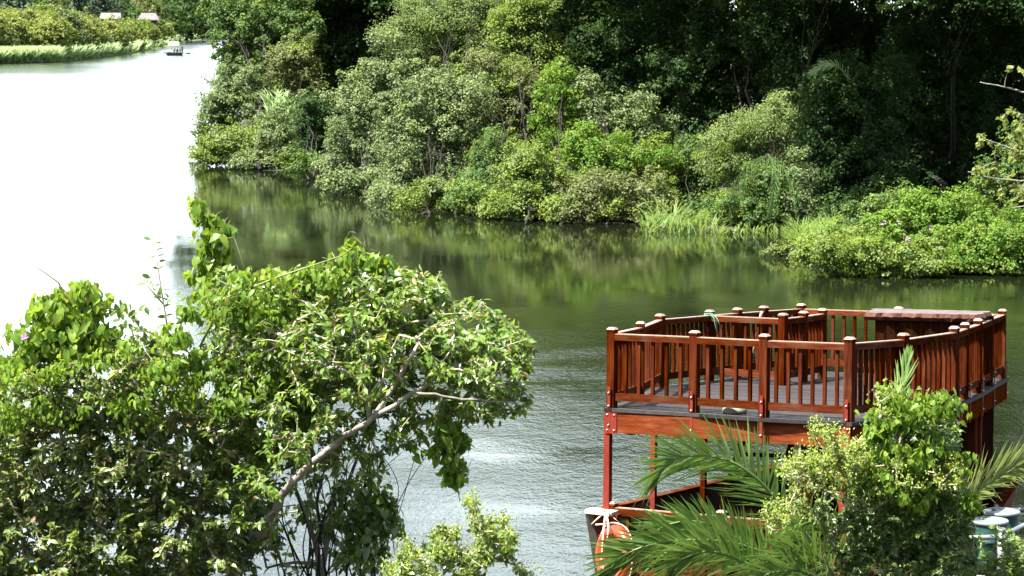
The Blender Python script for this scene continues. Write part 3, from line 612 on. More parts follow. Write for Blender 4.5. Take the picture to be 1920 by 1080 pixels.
def plant(name, cat, label, blobs, d, style, leaf, base=None, group=None, tr=.08, bark='bark_dark', seed=0, trunk_name='trunk', crown_name='crown', skirt=False, **kw):
    rng = np.random.default_rng(seed * 7 + 11)
    C_, R_ = ell(blobs, d)
    rise = C_[:, 2] - .1
    if skirt and base is not None and len(base) == 2:
        # the crown is a mound: its foot stands at the waterline, higher parts lie further back
        x0 = min(q_[0] - q_[2] * .8 for q_ in blobs); x1 = max(q_[0] + q_[2] * .8 for q_ in blobs); low = [q_ for q_ in blobs if q_[1] + q_[3] > base[1] - 110]
        if low:
            x0 = min(q_[0] - q_[2] * .7 for q_ in low); x1 = max(q_[0] + q_[2] * .7 for q_ in low)
            for x in np.arange(x0 + 15, x1, 34):
                e = onz(x, base[1] - 3 + rng.uniform(-5, 3), 0); rr = rng.uniform(.45, .95)
                if rng.random() < .25: continue
                C_ = np.vstack([C_, e + np.array([0, rr * .8, rng.uniform(.45, .8)])]); R_ = np.vstack([R_, (rr, rr * .8, rr * .85)])
    if base is None: b = np.array([C_[:, 0].mean(), C_[:, 1].mean(), .1])
    else: b = onz(base[0], base[1], .1) if len(base) == 2 else np.array(base, float)
    o = thing(name, label, cat, b, group)
    MIX = {'grey': 'feather', 'olive': 'yellow', 'yellow': 'feather', 'mid': 'yellow', 'creeper': 'yellow', 'feather': 'yellow'}
    if isinstance(style, str) and style in MIX: style = [style, MIX[style]]; kw.setdefault('alt', .2)
    g = G(); clumped(g, rng, C_, R_, leaf * .82, **kw); g.build(crown_name, M['leaf_' + style] if isinstance(style, str) else [M['leaf_' + x] for x in style], o)
    g = G(); limbs(g, rng, b + np.array([0, 1.6 if skirt else .8, -.1]), C_, R_, tr); g.build(trunk_name, M[bark], o)
    return o
tree = lambda *a, **k: plant('tree', 'tree', *a, **k)
shrub = lambda *a, **k: plant('shrub', 'shrub', *a, **{**dict(trunk_name='stem', crown_name='foliage', skirt=True, tr=.05), **k})

# --- the wooded point on the far bank, left to right
tree('dark glossy green tree standing highest at the left tip of the wooded point', [(455, 60, 55, 60), (500, 20, 60, 60), (440, 130, 35, 45), (500, 120, 60, 55), (545, 60, 55, 70), (420, 20, 40, 40)], 150, 'mid', .17, base=(500, 318), tr=.12, seed=1)
shrub('grey-green rounded shrub leaning over the open river at the left tip', [(410, 190, 34, 48), (395, 235, 26, 34), (440, 220, 45, 60), (450, 160, 45, 45)], 146, 'grey', .15, base=(425, 306), seed=2, clump=.5)
shrub('low yellow-green shrub touching the water at the left tip of the wooded point', [(385, 282, 26, 20), (430, 268, 42, 36), (480, 262, 42, 40), (410, 262, 22, 24), (375, 292, 20, 10), (400, 298, 24, 12), (430, 300, 30, 14)], 142, 'yellow', .14, base=(440, 308), seed=3, clump=.45)
shrub('pale olive shrub with brownish twigs between the left tip and the dark narrow tree', [(545, 130, 45, 50), (575, 175, 40, 40), (520, 200, 50, 45), (560, 100, 35, 40)], 147, 'olive', .15, base=(545, 318), seed=4, clump=.5)
shrub('grey shrub with bare twigs low at the water left of the dark narrow tree', [(500, 300, 50, 22), (540, 270, 40, 48), (520, 240, 40, 40), (470, 305, 40, 14)], 139, ('grey'), .14, base=(510, 319), seed=5, clump=.4)
tree('narrow dark green tree reaching down to the water in a shaded notch', [(578, 300, 24, 34), (575, 250, 26, 40), (585, 200, 24, 40), (600, 240, 22, 40)], 136, 'dark', .14, base=(580, 336), seed=6)
tree('tall dark tree behind the left part of the wooded point', [(610, 40, 60, 60), (660, 90, 55, 55), (600, 110, 40, 40), (690, 30, 55, 60), (660, 135, 45, 30)], 158, 'dark', .2, base=(640, 290), tr=.15, seed=7)
tree('second tall dark tree, behind the feathery pale tree', [(740, 20, 60, 50), (700, 90, 45, 50), (770, 60, 40, 50), (640, -30, 60, 50)], 156, 'dark', .2, base=(720, 292), tr=.15, seed=8)
tree('feathery pale green tree at the top middle of the wooded point', [(830, 30, 65, 42), (780, 75, 50, 38), (880, 70, 60, 45), (840, 105, 55, 35), (900, 15, 50, 40), (800, 20, 40, 40)], 124, 'feather', .10, base=(840, 398), tr=.08, seed=9, wr=.4, clump=.6, asp=1.3)
shrub('large grey-green shrub bulging over the water right of the dark notch', [(655, 220, 55, 50), (700, 170, 55, 55), (735, 110, 40, 50), (640, 300, 42, 50), (700, 270, 60, 60), (655, 345, 50, 25), (720, 330, 50, 45)], 122, 'grey', .13, base=(680, 371), seed=10, clump=.5)
shrub('broad pale grey-green shrub in the centre of the wooded point', [(800, 180, 65, 60), (770, 250, 60, 60), (840, 260, 65, 65), (760, 330, 55, 50), (830, 345, 65, 52), (740, 380, 40, 26), (860, 190, 55, 60)], 112, 'grey', .12, base=(800, 403), seed=11, clump=.5)
shrub('tall yellow-green leafy tree rising behind the pale centre shrub', [(985, 50, 40, 55), (960, 110, 45, 50), (1010, 110, 40, 50), (1000, 10, 45, 40), (945, 60, 35, 45)], 119, 'yellow', .12, base=(985, 404), seed=12, clump=.45)
shrub('brown-green twiggy shrub left of the creeper-draped column', [(930, 180, 50, 50), (900, 240, 50, 50), (965, 230, 45, 55), (985, 160, 35, 45), (905, 130, 45, 40)], 116, 'olive', .11, base=(930, 408), seed=13, clump=.4)
tree('column of bright creeper hanging over a dead tree in mid-bank', [(1045, 145, 32, 28), (1050, 190, 38, 38), (1030, 235, 30, 40), (1065, 250, 32, 40), (1040, 290, 30, 40)], 110, 'creeper', .13, base=(1048, 420), seed=14, clump=.34, droop=.8)
shrub('dark green shrub low at the water between the pale centre shrub and the yellow-green one', [(900, 340, 45, 60), (930, 290, 45, 45), (890, 388, 45, 22)], 109, 'mid', .11, base=(905, 412), seed=15, clump=.4)
shrub('low yellow-green shrub at the water below the creeper column', [(980, 340, 50, 48), (950, 390, 60, 34), (1030, 350, 45, 50), (1020, 400, 60, 26), (985, 300, 40, 40)], 104, 'yellow', .115, base=(985, 422), seed=16, clump=.4)
shrub('silvery shrub with loose upright shoots right of the creeper column', [(1110, 210, 40, 40), (1150, 230, 50, 50), (1200, 215, 40, 50), (1225, 250, 35, 40), (1100, 165, 25, 30)], 110, 'grey', .12, base=(1150, 419), seed=17, clump=.36, dens=.85)
shrub('green shrub with creepers on top at the right end of the low shrubs', [(1110, 300, 55, 45), (1170, 300, 55, 50), (1225, 310, 40, 45), (1100, 280, 40, 40)], 106, 'creeper', .115, base=(1150, 421), seed=18, clump=.4)
shrub('mixed grey and yellow shrub trailing bare twigs in the water beside the reeds', [(1090, 370, 55, 48), (1160, 370, 55, 46), (1215, 365, 40, 45), (1110, 405, 55, 20), (1180, 402, 45, 18)], 102, 'olive', .115, base=(1140, 423), seed=19, clump=.4)
shrub('dark bush in the hollow behind the reed spit', [(1280, 300, 40, 50), (1300, 350, 45, 45), (1260, 370, 40, 40), (1330, 320, 35, 50), (1340, 380, 40, 30)], 107, 'mid', .12, base=(1290, 420), seed=20, clump=.4)
tree('drooping feathery light green tree above the reed spit', [(1370, 265, 55, 36), (1420, 235, 50, 36), (1455, 280, 45, 50), (1400, 310, 50, 38), (1350, 300, 40, 30), (1440, 330, 45, 40), (1480, 215, 40, 40)], 104, 'feather', .10, base=(1440, 425), seed=21, wr=.4, clump=.5, droop=.6, asp=1.2)
tree('big vine-covered tree filling the shade right of the feathery tree', [(1560, 170, 65, 60), (1620, 220, 65, 70), (1540, 250, 55, 60), (1600, 310, 65, 65), (1540, 350, 55, 50), (1660, 300, 55, 70), (1520, 200, 35, 50), (1650, 160, 60, 50)], 101, 'dark', .13, base=(1600, 418), tr=.13, seed=22, clump=.45, droop=.5)
shrub('thin pale shrub with hanging leaves under the vine-covered tree', [(1500, 320, 30, 45), (1495, 375, 32, 35), (1525, 385, 30, 28)], 99, 'grey', .12, base=(1500, 424), seed=23, clump=.32, dens=.7, droop=.6)
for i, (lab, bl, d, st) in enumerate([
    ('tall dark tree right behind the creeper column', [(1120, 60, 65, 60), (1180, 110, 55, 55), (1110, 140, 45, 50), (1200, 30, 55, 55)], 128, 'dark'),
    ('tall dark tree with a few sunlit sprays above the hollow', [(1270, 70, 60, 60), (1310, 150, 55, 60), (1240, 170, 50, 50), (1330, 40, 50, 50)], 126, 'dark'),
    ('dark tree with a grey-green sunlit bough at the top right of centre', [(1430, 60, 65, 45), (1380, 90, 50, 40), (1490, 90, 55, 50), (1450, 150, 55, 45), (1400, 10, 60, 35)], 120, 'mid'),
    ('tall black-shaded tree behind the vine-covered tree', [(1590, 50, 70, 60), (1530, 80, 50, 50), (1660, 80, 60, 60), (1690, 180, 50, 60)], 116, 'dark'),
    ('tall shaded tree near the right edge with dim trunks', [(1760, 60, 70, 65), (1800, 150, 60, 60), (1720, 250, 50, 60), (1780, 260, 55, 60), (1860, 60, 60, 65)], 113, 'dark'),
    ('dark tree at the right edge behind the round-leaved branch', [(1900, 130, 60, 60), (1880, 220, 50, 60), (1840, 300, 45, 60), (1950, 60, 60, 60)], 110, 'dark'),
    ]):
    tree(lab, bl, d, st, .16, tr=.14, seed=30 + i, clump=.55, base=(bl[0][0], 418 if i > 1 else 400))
shrub('green leafy bush at the right edge below the round-leaved branch', [(1890, 330, 45, 50), (1850, 350, 40, 40), (1930, 290, 45, 60), (1900, 390, 45, 40), (1940, 370, 40, 50)], 92, 'mid', .12, base=(1900, 470), seed=40, clump=.36)
# tall trees whose crowns reach above the picture: they shade the wood and darken the water
for i, (x, d, z, r) in enumerate([(-14, 158, 12, 4.5), (-6.5, 156, 12.5, 5), (-1, 140, 11.5, 4.2), (3.5, 128, 11.5, 4), (6.5, 121, 13.2, 4.4), (10.5, 114, 13.2, 4.6), (14.5, 108, 13, 4.6), (19, 103, 13, 4.8), (24, 100, 13, 5),
                                  (11.0, 98, 12.8, 3.4), (16.5, 95, 12.8, 3.6), (9, 130, 15, 5.5), (15, 124, 15, 5.5), (21, 117, 15, 5.5), (-12, 172, 13, 6), (-4, 168, 13, 6), (4, 150, 13, 6), (28, 110, 15, 6), (33, 104, 13, 6), (-18, 190, 12, 6)]):
    rng = np.random.default_rng(100 + i)
    C_ = np.array([(x, d, z)] + [(x + r * .75 * math.cos(t), d + r * .75 * math.sin(t), z - r * .22 + rng.normal(0, .4)) for t in np.arange(5) * 1.257 + i])
    R_ = np.array([(r * .62, r * .62, r * .5)] * 6)
    o = thing('tree', 'tall dark canopy tree of the wood whose crown shades the bank from above', 'tree', (x, d, 1.5), 'canopy trees reaching above the picture')
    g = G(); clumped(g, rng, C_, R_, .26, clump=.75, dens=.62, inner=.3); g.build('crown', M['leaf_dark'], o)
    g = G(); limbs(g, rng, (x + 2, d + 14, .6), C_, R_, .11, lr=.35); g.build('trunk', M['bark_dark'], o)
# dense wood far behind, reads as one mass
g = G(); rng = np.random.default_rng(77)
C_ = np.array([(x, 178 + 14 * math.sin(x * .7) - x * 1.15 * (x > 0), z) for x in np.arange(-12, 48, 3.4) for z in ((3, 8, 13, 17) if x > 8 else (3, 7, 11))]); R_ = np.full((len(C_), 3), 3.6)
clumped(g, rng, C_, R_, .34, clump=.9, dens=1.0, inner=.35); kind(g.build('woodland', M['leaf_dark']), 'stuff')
# --- shaded undergrowth and hanging vines that close the dark hollow
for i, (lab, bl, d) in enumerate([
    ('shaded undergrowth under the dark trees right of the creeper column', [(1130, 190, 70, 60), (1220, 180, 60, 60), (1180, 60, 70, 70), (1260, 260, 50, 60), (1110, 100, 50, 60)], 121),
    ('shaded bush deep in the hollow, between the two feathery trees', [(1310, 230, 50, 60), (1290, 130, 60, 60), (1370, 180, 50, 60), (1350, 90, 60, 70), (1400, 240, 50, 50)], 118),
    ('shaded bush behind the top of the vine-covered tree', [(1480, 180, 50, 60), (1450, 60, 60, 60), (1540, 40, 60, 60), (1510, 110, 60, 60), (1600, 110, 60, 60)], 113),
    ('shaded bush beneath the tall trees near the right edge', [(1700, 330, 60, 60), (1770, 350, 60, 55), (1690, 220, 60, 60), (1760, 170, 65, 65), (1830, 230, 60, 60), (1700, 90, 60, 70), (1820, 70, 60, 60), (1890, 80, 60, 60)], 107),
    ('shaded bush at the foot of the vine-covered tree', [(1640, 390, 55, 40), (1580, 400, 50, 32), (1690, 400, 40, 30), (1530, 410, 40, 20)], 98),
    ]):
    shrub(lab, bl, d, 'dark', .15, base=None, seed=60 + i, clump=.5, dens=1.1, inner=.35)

shrub('low dark bush on the shaded shore behind the right end of the reed spit', [(1420, 395, 60, 28), (1480, 400, 40, 26), (1370, 390, 40, 30), (1425, 345, 42, 34), (1455, 368, 40, 30)], 99.5, 'mid', .12, base=(1425, 424), seed=66, clump=.35)
shrub('little low shrub in the shaded notch below the narrow dark tree', [(560, 325, 30, 14), (600, 330, 24, 14)], 137, 'mid', .12, base=(577, 339), seed=67, clump=.3)
shrub('little low shrub at the water in front of the broad pale centre shrub', [(775, 388, 34, 16), (815, 395, 34, 14)], 110, 'yellow', .11, base=(795, 404), seed=68, clump=.3)
# --- creeper island on the right, its grass and the reed spit
def isl(label, bl, d, st, leaf, base, seed, **k):
    o = plant('creeper_mound', 'creeper', label, bl, d, st, leaf, base=base, seed=seed, tr=.05, trunk_name='stem', crown_name='foliage', skirt=True, **k); return o
isl('bright yellow-green creeper mound, tallest of the island growth at the right edge', [(1730, 390, 50, 42), (1790, 400, 55, 42), (1700, 430, 50, 40), (1770, 450, 60, 40), (1840, 420, 45, 40), (1660, 440, 40, 35)], 83, 'creeper', .105, (1740, 518), 70, clump=.3, dens=1.2)
isl('green creeper mound with heart leaves behind the left slope of the island', [(1650, 400, 45, 38), (1610, 420, 40, 35), (1690, 375, 30, 28), (1580, 440, 35, 28)], 88, 'mid', .11, (1620, 500), 71, clump=.32)
isl('low yellow-flecked creeper along the island waterline', [(1560, 470, 50, 26), (1620, 480, 50, 32), (1690, 490, 55, 28), (1520, 485, 30, 14), (1740, 495, 45, 24)], 80, 'yellow', .10, (1620, 516), 72, clump=.28)
isl('sprawling creeper at the right edge of the island over brown twigs', [(1850, 470, 50, 40), (1900, 440, 50, 50), (1900, 490, 50, 30), (1810, 495, 45, 22), (1945, 460, 45, 50)], 81, 'creeper', .10, (1870, 516), 73, clump=.3)
isl('low brownish waterweed tongue at the left tip of the island', [(1450, 474, 24, 7), (1490, 482, 35, 9), (1470, 464, 24, 9), (1525, 493, 30, 9)], 87, 'olive', .08, None, 74, clump=.2)
def blades(g, rng, P, h, wd, lean=.35, mat=0, bow=.25):
    """upright grass or reed leaves, each a bowed strip"""
    n = len(P); a = rng.uniform(0, 2 * math.pi, n); hz = np.stack([np.cos(a), np.sin(a), np.zeros(n)], 1)
    ln = np.abs(rng.normal(0, lean, n))[:, None]; D = unit(np.array([0, 0, 1.0]) + hz * ln)
    H = h * rng.uniform(.6, 1.15, n); sd = np.cross(hz, [0, 0, 1.0]); w_ = wd * rng.uniform(.7, 1.3, n)
    V = []
    for t, k in ((0, .7), (.4, 1), (.75, .7), (1, .05)):
        c = P + D * (H * t)[:, None] + hz * (H * bow * t * t)[:, None] - np.array([0, 0, 1.0]) * (H * bow * .5 * t ** 3)[:, None]
        V += [c - sd * (w_ * k / 2)[:, None], c + sd * (w_ * k / 2)[:, None]]
    V = np.stack(V, 1).reshape(-1, 3); o = (np.arange(n) * 8)[:, None]
    F = np.concatenate([o + np.array(q) for q in ([0, 1, 3, 2], [2, 3, 5, 4], [4, 5, 7, 6])]); g.add(V, F, mat, True)
def px_patch(rng, x0, x1, y0, y1, n):
    x = rng.uniform(x0, x1, n); y = rng.uniform(y0, y1, n); return np.array([onz(a, b, 0.02) for a, b in zip(x, y)])
rng = np.random.default_rng(80)
g = G()
for x0, x1, y0, y1, n, h in ((1212, 1300, 424, 438, 130, .9), (1225, 1262, 420, 432, 40, 1.5), (1258, 1275, 420, 432, 18, 1.5), (1290, 1350, 420, 440, 110, .9), (1340, 1480, 424, 440, 160, .35), (1206, 1222, 428, 440, 22, .9)):
    blades(g, rng, px_patch(rng, x0, x1, y0, y1, n), h, .055, .5, bow=.45)
C_, R_ = ell([(1240, 426, 34, 12), (1290, 418, 44, 16), (1350, 420, 50, 16), (1420, 424, 54, 13), (1465, 425, 34, 10)], 100); clumped(g, rng, C_, R_, .08, clump=.22, zmin=.03, mat=1)
tag(g.build('reed_clump', [M['leaf_grass'], M['leaf_feather']], None, onz(1330, 432, 0)), 'low green reed spit with long bent leaves in front of the dark hollow', 'reeds')
g = G()
for x0, x1, y0, y1, n, h in ((1490, 1570, 455, 482, 600, 1.0), (1540, 1600, 450, 478, 350, .95), (1480, 1510, 462, 480, 150, .7)):
    P = px_patch(rng, x0, x1, y0, y1, n); P[:, 2] += .25; blades(g, rng, P, h, .05, .45, bow=.5)
tag(g.build('grass_clump', M['leaf_grass'], None, onz(1540, 470, .2)), 'bright tall grass clump arching on the left slope of the island', 'grass')
g = G(); P = px_patch(rng, 500, 550, 255, 262, 60); P = np.array([at(x, y, 141) for x, y in zip(rng.uniform(500, 555, 160), rng.uniform(195, 228, 160))]); blades(g, rng, P, 1.3, .07, .5, bow=.5)
tag(g.build('reed_clump', M['leaf_reed'], None, at(527, 228, 141)), 'pale reed tuft growing among the shrubs of the left point', 'reeds')
g = G(); rng = np.random.default_rng(84)
for x, y, d in ((1745, 425, 80.5), (1683, 418, 81), (1700, 448, 80), (1655, 420, 82)):
    c = at(x, y, d); g.leaves(T_HEART, np.repeat(c[None], 7, 0) + rng.normal(0, .05, (7, 3)), rdir(rng, 7), rdir(rng, 7) + np.array([0, -.8, .6]), .06, .03)
tag(g.build('flower', M['petal'], None, at(1700, 430, 81)), 'small purple flowers scattered on the creeper mound', 'flowers')
# hanging old palm leaves under the feathery tree, palm tip on the vine-covered tree
def frond(g, pts, side, n, ll, rng, wd=.022, ang=.75, droop=.25, mat=0, vee=.35, taper=.25, r0=.018):
    """feather-leaf: a rachis through pts with narrow leaflets either side"""
    pts = np.asarray(pts, float); t = np.linspace(0, 1, len(pts)); tt = np.linspace(0, 1, 60)
    k = [np.interp(tt, t, pts[:, i]) for i in range(3)]; c = np.stack(k, 1)
    for _ in range(6): c[1:-1] = (c[:-2] + 2 * c[1:-1] + c[2:]) / 4
    g.tube(c, np.linspace(r0, r0 * .2, 60), 6, mat)
    T = unit(np.gradient(c, axis=0)); side = unit(np.asarray(side, float)); s = unit(side - (T @ side)[:, None] * T); nn = np.cross(T, s)
    nn = np.where((nn @ np.array([0, -.3, 1.0]))[:, None] < 0, -nn, nn)
    u = np.linspace(.06, 1, n); P0_ = np.stack([np.interp(u, tt, c[:, i]) for i in range(3)], 1)
    Tn = np.stack([np.interp(u, tt, T[:, i]) for i in range(3)], 1); Sn = np.stack([np.interp(u, tt, s[:, i]) for i in range(3)], 1); Nn = np.stack([np.interp(u, tt, nn[:, i]) for i in range(3)], 1)
    V = []
    for sg in (-1, 1):
        L = ll * (taper + (1 - taper) * np.sin(np.pi * np.clip(u * .86 + .12, 0, 1)) ** .7) * rng.uniform(.85, 1.1, n)
        a = ang * (1 - .55 * u) + rng.normal(0, .11, n)
        D = Tn * np.cos(a)[:, None] + sg * Sn * np.sin(a)[:, None] + Nn * (vee + rng.normal(0, .10, n))[:, None]; D = unit(D)
        W_ = np.cross(D, Nn); W_ = unit(W_ + rng.normal(0, .25, W_.shape)); w_ = wd * rng.uniform(.8, 1.2, n)
        rows = []
        for q, kk in ((0, .5), (.25, 1), (.6, .8), (1, .04)):
            p = P0_ + D * (L * q)[:, None] - np.array([0, 0, 1.0]) * (L * droop * (rng.uniform(.5, 1.4, n) + 2.2 * (rng.random(n) < .08)) * q * q)[:, None]
            rows += [p - W_ * (w_ * kk / 2)[:, None], p + W_ * (w_ * kk / 2)[:, None]]
        v = np.stack(rows, 1).reshape(-1, 3); o = (np.arange(n) * 8)[:, None]
        g.add(v, np.concatenate([o + np.array(f_) for f_ in ([0, 1, 3, 2], [2, 3, 5, 4], [4, 5, 7, 6])]), mat, True)
def pl(seq): return [at(x, y, d) for x, y, d in seq]
o = thing('palm', 'small palm with hanging green fronds half hidden under the feathery tree', 'palm', onz(1440, 418, .1)); rng = np.random.default_rng(85)
for seq in ([(1440, 290, 100), (1400, 310, 99), (1375, 350, 99), (1368, 410, 99)], [(1440, 290, 100), (1455, 320, 98.5), (1450, 365, 98), (1440, 400, 98)], [(1440, 290, 100), (1475, 320, 99), (1490, 360, 98.5), (1495, 405, 98.5)]):
    g = G(); frond(g, pl(seq), (1, .3, 0), 30, .5, rng, .03, .6, .6); g.build('frond', M['leaf_mid'], o)
g = G(); g.tube([onz(1440, 412, -.2), at(1442, 350, 103), at(1440, 290, 102)], [.11, .10, .09], 8); g.build('trunk', M['bark_dark'], o)
g = G(); frond(g, pl([(1595, 150, 99), (1570, 122, 98), (1545, 120, 98), (1520, 135, 98)]), (0, .3, 1), 34, .5, rng, .03)
tag(g.build('palm_frond', M['leaf_reed'], None, at(1595, 150, 99)), 'single pale palm frond sticking out at the top of the vine-covered tree', 'palm frond')

# ------------------------------------------------------------------ far reach of the river
def shore_d(x): return float(np.interp(x, [-300, -100, 0, 100, 170, 230, 270, 330, 378], [392, 457, 489, 505, 552, 619, 698, 972, 1219]))
rng = np.random.default_rng(200)
g = G(); P = []
for x in np.concatenate([rng.uniform(-90, 385, 9000), rng.uniform(-90, 120, 3000)]):
    d = shore_d(x) + rng.uniform(.2, 9); P.append(at(x, 40 + 8 * F_PX / d, d))
blades(g, rng, np.array(P), 3.5, .32, .32, bow=.3)
tag(kind(g.build('reed_bed', M['leaf_reed']), 'stuff'), 'pale green reed bed along the far left bank', 'reeds')
g = G(); P = np.array([at(x, 40 + 8 * F_PX / d, d) for x, d in zip(rng.uniform(-90, 385, 5000), rng.uniform(0, 1, 5000)) for d in [shore_d(x) + d * 5]])
g.leaves(T_QUAD, P + np.array([0, 0, .1]) + rng.uniform(0, .7, (len(P), 1)) * np.array([0, 0, 1]), rdir(rng, len(P)), rdir(rng, len(P)) + np.array([0, 0, 1.]), .55, .3)
tag(kind(g.build('waterside_growth', M['leaf_yellow']), 'stuff'), 'low yellow-green growth at the foot of the reeds', 'undergrowth')
topy = lambda x: float(np.interp(x, [-60, 0, 60, 100, 150, 190, 240, 300, 330, 352], [14, 14, 15, 12, 22, 36, 35, 37, 39, 45]))
bushes = []
def bush(x, d, ty, st, seed, name='bush'):
    rng = np.random.default_rng(seed); c = at(x, 0, d); gz = float(np.clip((d - shore_d(x)) * .05, 0, 3)); zt = 8 - (ty - 40) * d / F_PX; h = max(2.5, zt - gz)
    r = h * rng.uniform(.42, .6); C_ = []; R_ = []
    for k in range(6):
        a = k * 1.05 + rng.uniform(0, 1); q = rng.uniform(.25, .6) * r * (k > 0); C_.append((c[0] + q * math.cos(a), d + q * math.sin(a), gz + h * (.62 if k == 0 else rng.uniform(.3, .62)))); R_.append((r * .62, r * .62, h * .38))
    return np.array(C_), np.array(R_), np.array((c[0], d, gz)), h
cnt = 0
for row, (dd, up_) in enumerate([(17, 24), (28, 8), (44, 0)]):
    for x in np.arange(-75 + row * 9, 350, 27 if row else 33):
        x = x + rng.uniform(-6, 6); ty = topy(x) + up_ * rng.uniform(.5, 1.2) + rng.uniform(-2, 4); d = shore_d(x) + dd + rng.uniform(-4, 4)
        C_, R_, b, h = bush(x, d, ty, None, 300 + cnt); st = ['farbush', 'farbush', 'farbush', 'yellow', 'olive'][rng.integers(0, 5)]
        if abs(x - 120) < 12 and row == 1: st = 'grey'
        o = thing('bush', {'farbush': 'rounded yellow-green bush behind the reeds on the far left bank', 'yellow': 'brighter green bush behind the reeds on the far left bank', 'olive': 'dull olive bush behind the reeds on the far left bank', 'grey': 'grey-green bush among the yellow-green ones on the far left bank'}[st], 'bush', b,
                  'bushes of the far left bank, ' + {'farbush': 'yellow-green', 'yellow': 'bright green', 'olive': 'olive', 'grey': 'grey-green'}[st])
        g = G(); clumped(g, np.random.default_rng(900 + cnt), C_, R_, .42, clump=1.0, dens=1.0, wr=.55, inner=.2); g.build('foliage', M['leaf_' + st], o)
        g = G(); g.tube([b - np.array([0, 0, .5]), b + np.array([0, 0, h * .5])], [.25, .12], 6); g.build('stem', M['bark_dark'], o); cnt += 1
for x, ty in ((297, 42), (276, 41), (205, 37), (312, 44)):
    d = shore_d(x) + 22; C_, R_, b, h = bush(x, d, ty, None, 390 + x)
    o = thing('bush', 'rounded yellow-green bush behind the reeds on the far left bank', 'bush', b, 'bushes of the far left bank, yellow-green')
    g = G(); clumped(g, np.random.default_rng(x), C_, R_, .42, clump=1.0, wr=.55, inner=.2); g.build('foliage', M['leaf_farbush'], o)
    g = G(); g.tube([b - np.array([0, 0, .5]), b + np.array([0, 0, h * .5])], [.25, .12], 6); g.build('stem', M['bark_dark'], o)
for i, (x, d, ty, r, st) in enumerate([(-70, 640, -40, 9, 'fardark'), (5, 660, -35, 9, 'fardark'), (45, 720, -20, 10, 'mid'), (85, 740, -20, 9, 'olive'), (118, 760, -30, 10, 'fardark'), (165, 800, -30, 12, 'fardark'), (205, 900, -15, 11, 'mid'),
                                       (245, 960, -20, 12, 'olive'), (285, 1000, -15, 12, 'mid'), (325, 1060, -25, 14, 'fardark'), (362, 1240, -18, 13, 'fardark'), (395, 1330, -12, 14, 'fardark'), (425, 1370, -12, 14, 'fardark'), (345, 1290, 5, 12, 'fardark'), (455, 1385, -15, 14, 'fardark'), (140, 1000, -20, 13, 'fardark'), (20, 900, -20, 13, 'fardark'), (225, 1150, -15, 14, 'fardark'), (60, 1000, -20, 14, 'fardark'), (-20, 800, -25, 12, 'fardark')]):
    rng = np.random.default_rng(500 + i); zt = 8 - (ty - 40) * d / F_PX; c = at(x, 0, d); C_ = []; R_ = []
    for k in range(9):
        a = k * 2.4; q = r * .62 * math.sqrt(k / 9); zz = zt - r * .5 - (k / 9) * (zt - 5) * .62
        C_.append((c[0] + q * math.cos(a), d + q * math.sin(a), zz)); R_.append((r * .62, r * .62, r * .45))
    lab, grp = {'fardark': ('large dark tree on the far bank, haze blue put into its leaf colour', 'dark trees closing the far bank'), 'mid': ('mid green tree behind the bushes of the far left bank', 'mid green trees of the far left bank'), 'olive': ('pale olive tree behind the bushes of the far left bank', 'olive trees of the far left bank')}[st]
    o = thing('tree', lab, 'tree', (c[0], d, 2.0), grp)
    g = G(); clumped(g, rng, np.array(C_), np.array(R_), .75, clump=1.9, dens=1.0, inner=.3, zmin=1.0); g.build('crown', M['leaf_' + st], o)
    g = G(); g.tube([(c[0], d, 0), (c[0], d, zt - r)], [.6, .35], 7); g.build('trunk', M['bark_dark'], o)
rng = np.random.default_rng(211); g = G(); P = np.array([at(x, 40 + 8 * F_PX / d, d) for x, d in zip(rng.uniform(370, 440, 1500), rng.uniform(1335, 1360, 1500))])
blades(g, rng, P, 2.6, .4, .2); tag(kind(g.build('far_grass', M['leaf_grass']), 'stuff'), 'strip of green grass at the far end of the river', 'grass')
for x0, x1, yr, ye, d, lab in ((188, 229, 23, 35, 730, 'thatched hut with a flat-ridged grey roof, left one behind the bushes'), (258, 300, 23, 37, 830, 'thatched hut with a hipped grey roof, right one behind the bushes')):
    k = d / F_PX; L = (x1 - x0) * k; zr = 8 - (yr - 40) * k; ze = 8 - (ye - 40) * k; c = at((x0 + x1) / 2, 40, d); D_ = 4.5
    o = thing('thatched_hut', lab, 'hut', (c[0], d, 4))
    e = [(c[0] - L / 2, d - D_ / 2, ze), (c[0] + L / 2, d - D_ / 2, ze), (c[0] + L / 2, d + D_ / 2, ze), (c[0] - L / 2, d + D_ / 2, ze)]; hip = L * (.06 if x0 < 200 else .22)
    rdg = [(c[0] - L / 2 + hip, d, zr), (c[0] + L / 2 - hip, d, zr)]; low = [(p[0], p[1], p[2] - .25) for p in e]
    g = G(); g.add(e + rdg + low, [(0, 1, 5, 4), (1, 2, 5), (2, 3, 4, 5), (3, 0, 4), (0, 6, 7, 1), (1, 7, 8, 2), (2, 8, 9, 3), (3, 9, 6, 0), (9, 8, 7, 6)]); g.build('roof', M['thatch'], o)
    g = G(); g.beam((c[0] - L / 2 + hip, d, zr + .06), (c[0] + L / 2 - hip, d, zr + .06), .5, .22); g.build('ridge_cap', M['bark_dark'], o)
    g = G(); g.box((c[0], d, (ze + 2) / 2 - .15), ((1, 0, 0), (0, 1, 0), (0, 0, 1)), (L * .36, D_ * .4, (ze - 2) / 2)); g.build('wall', M['plaster'], o)

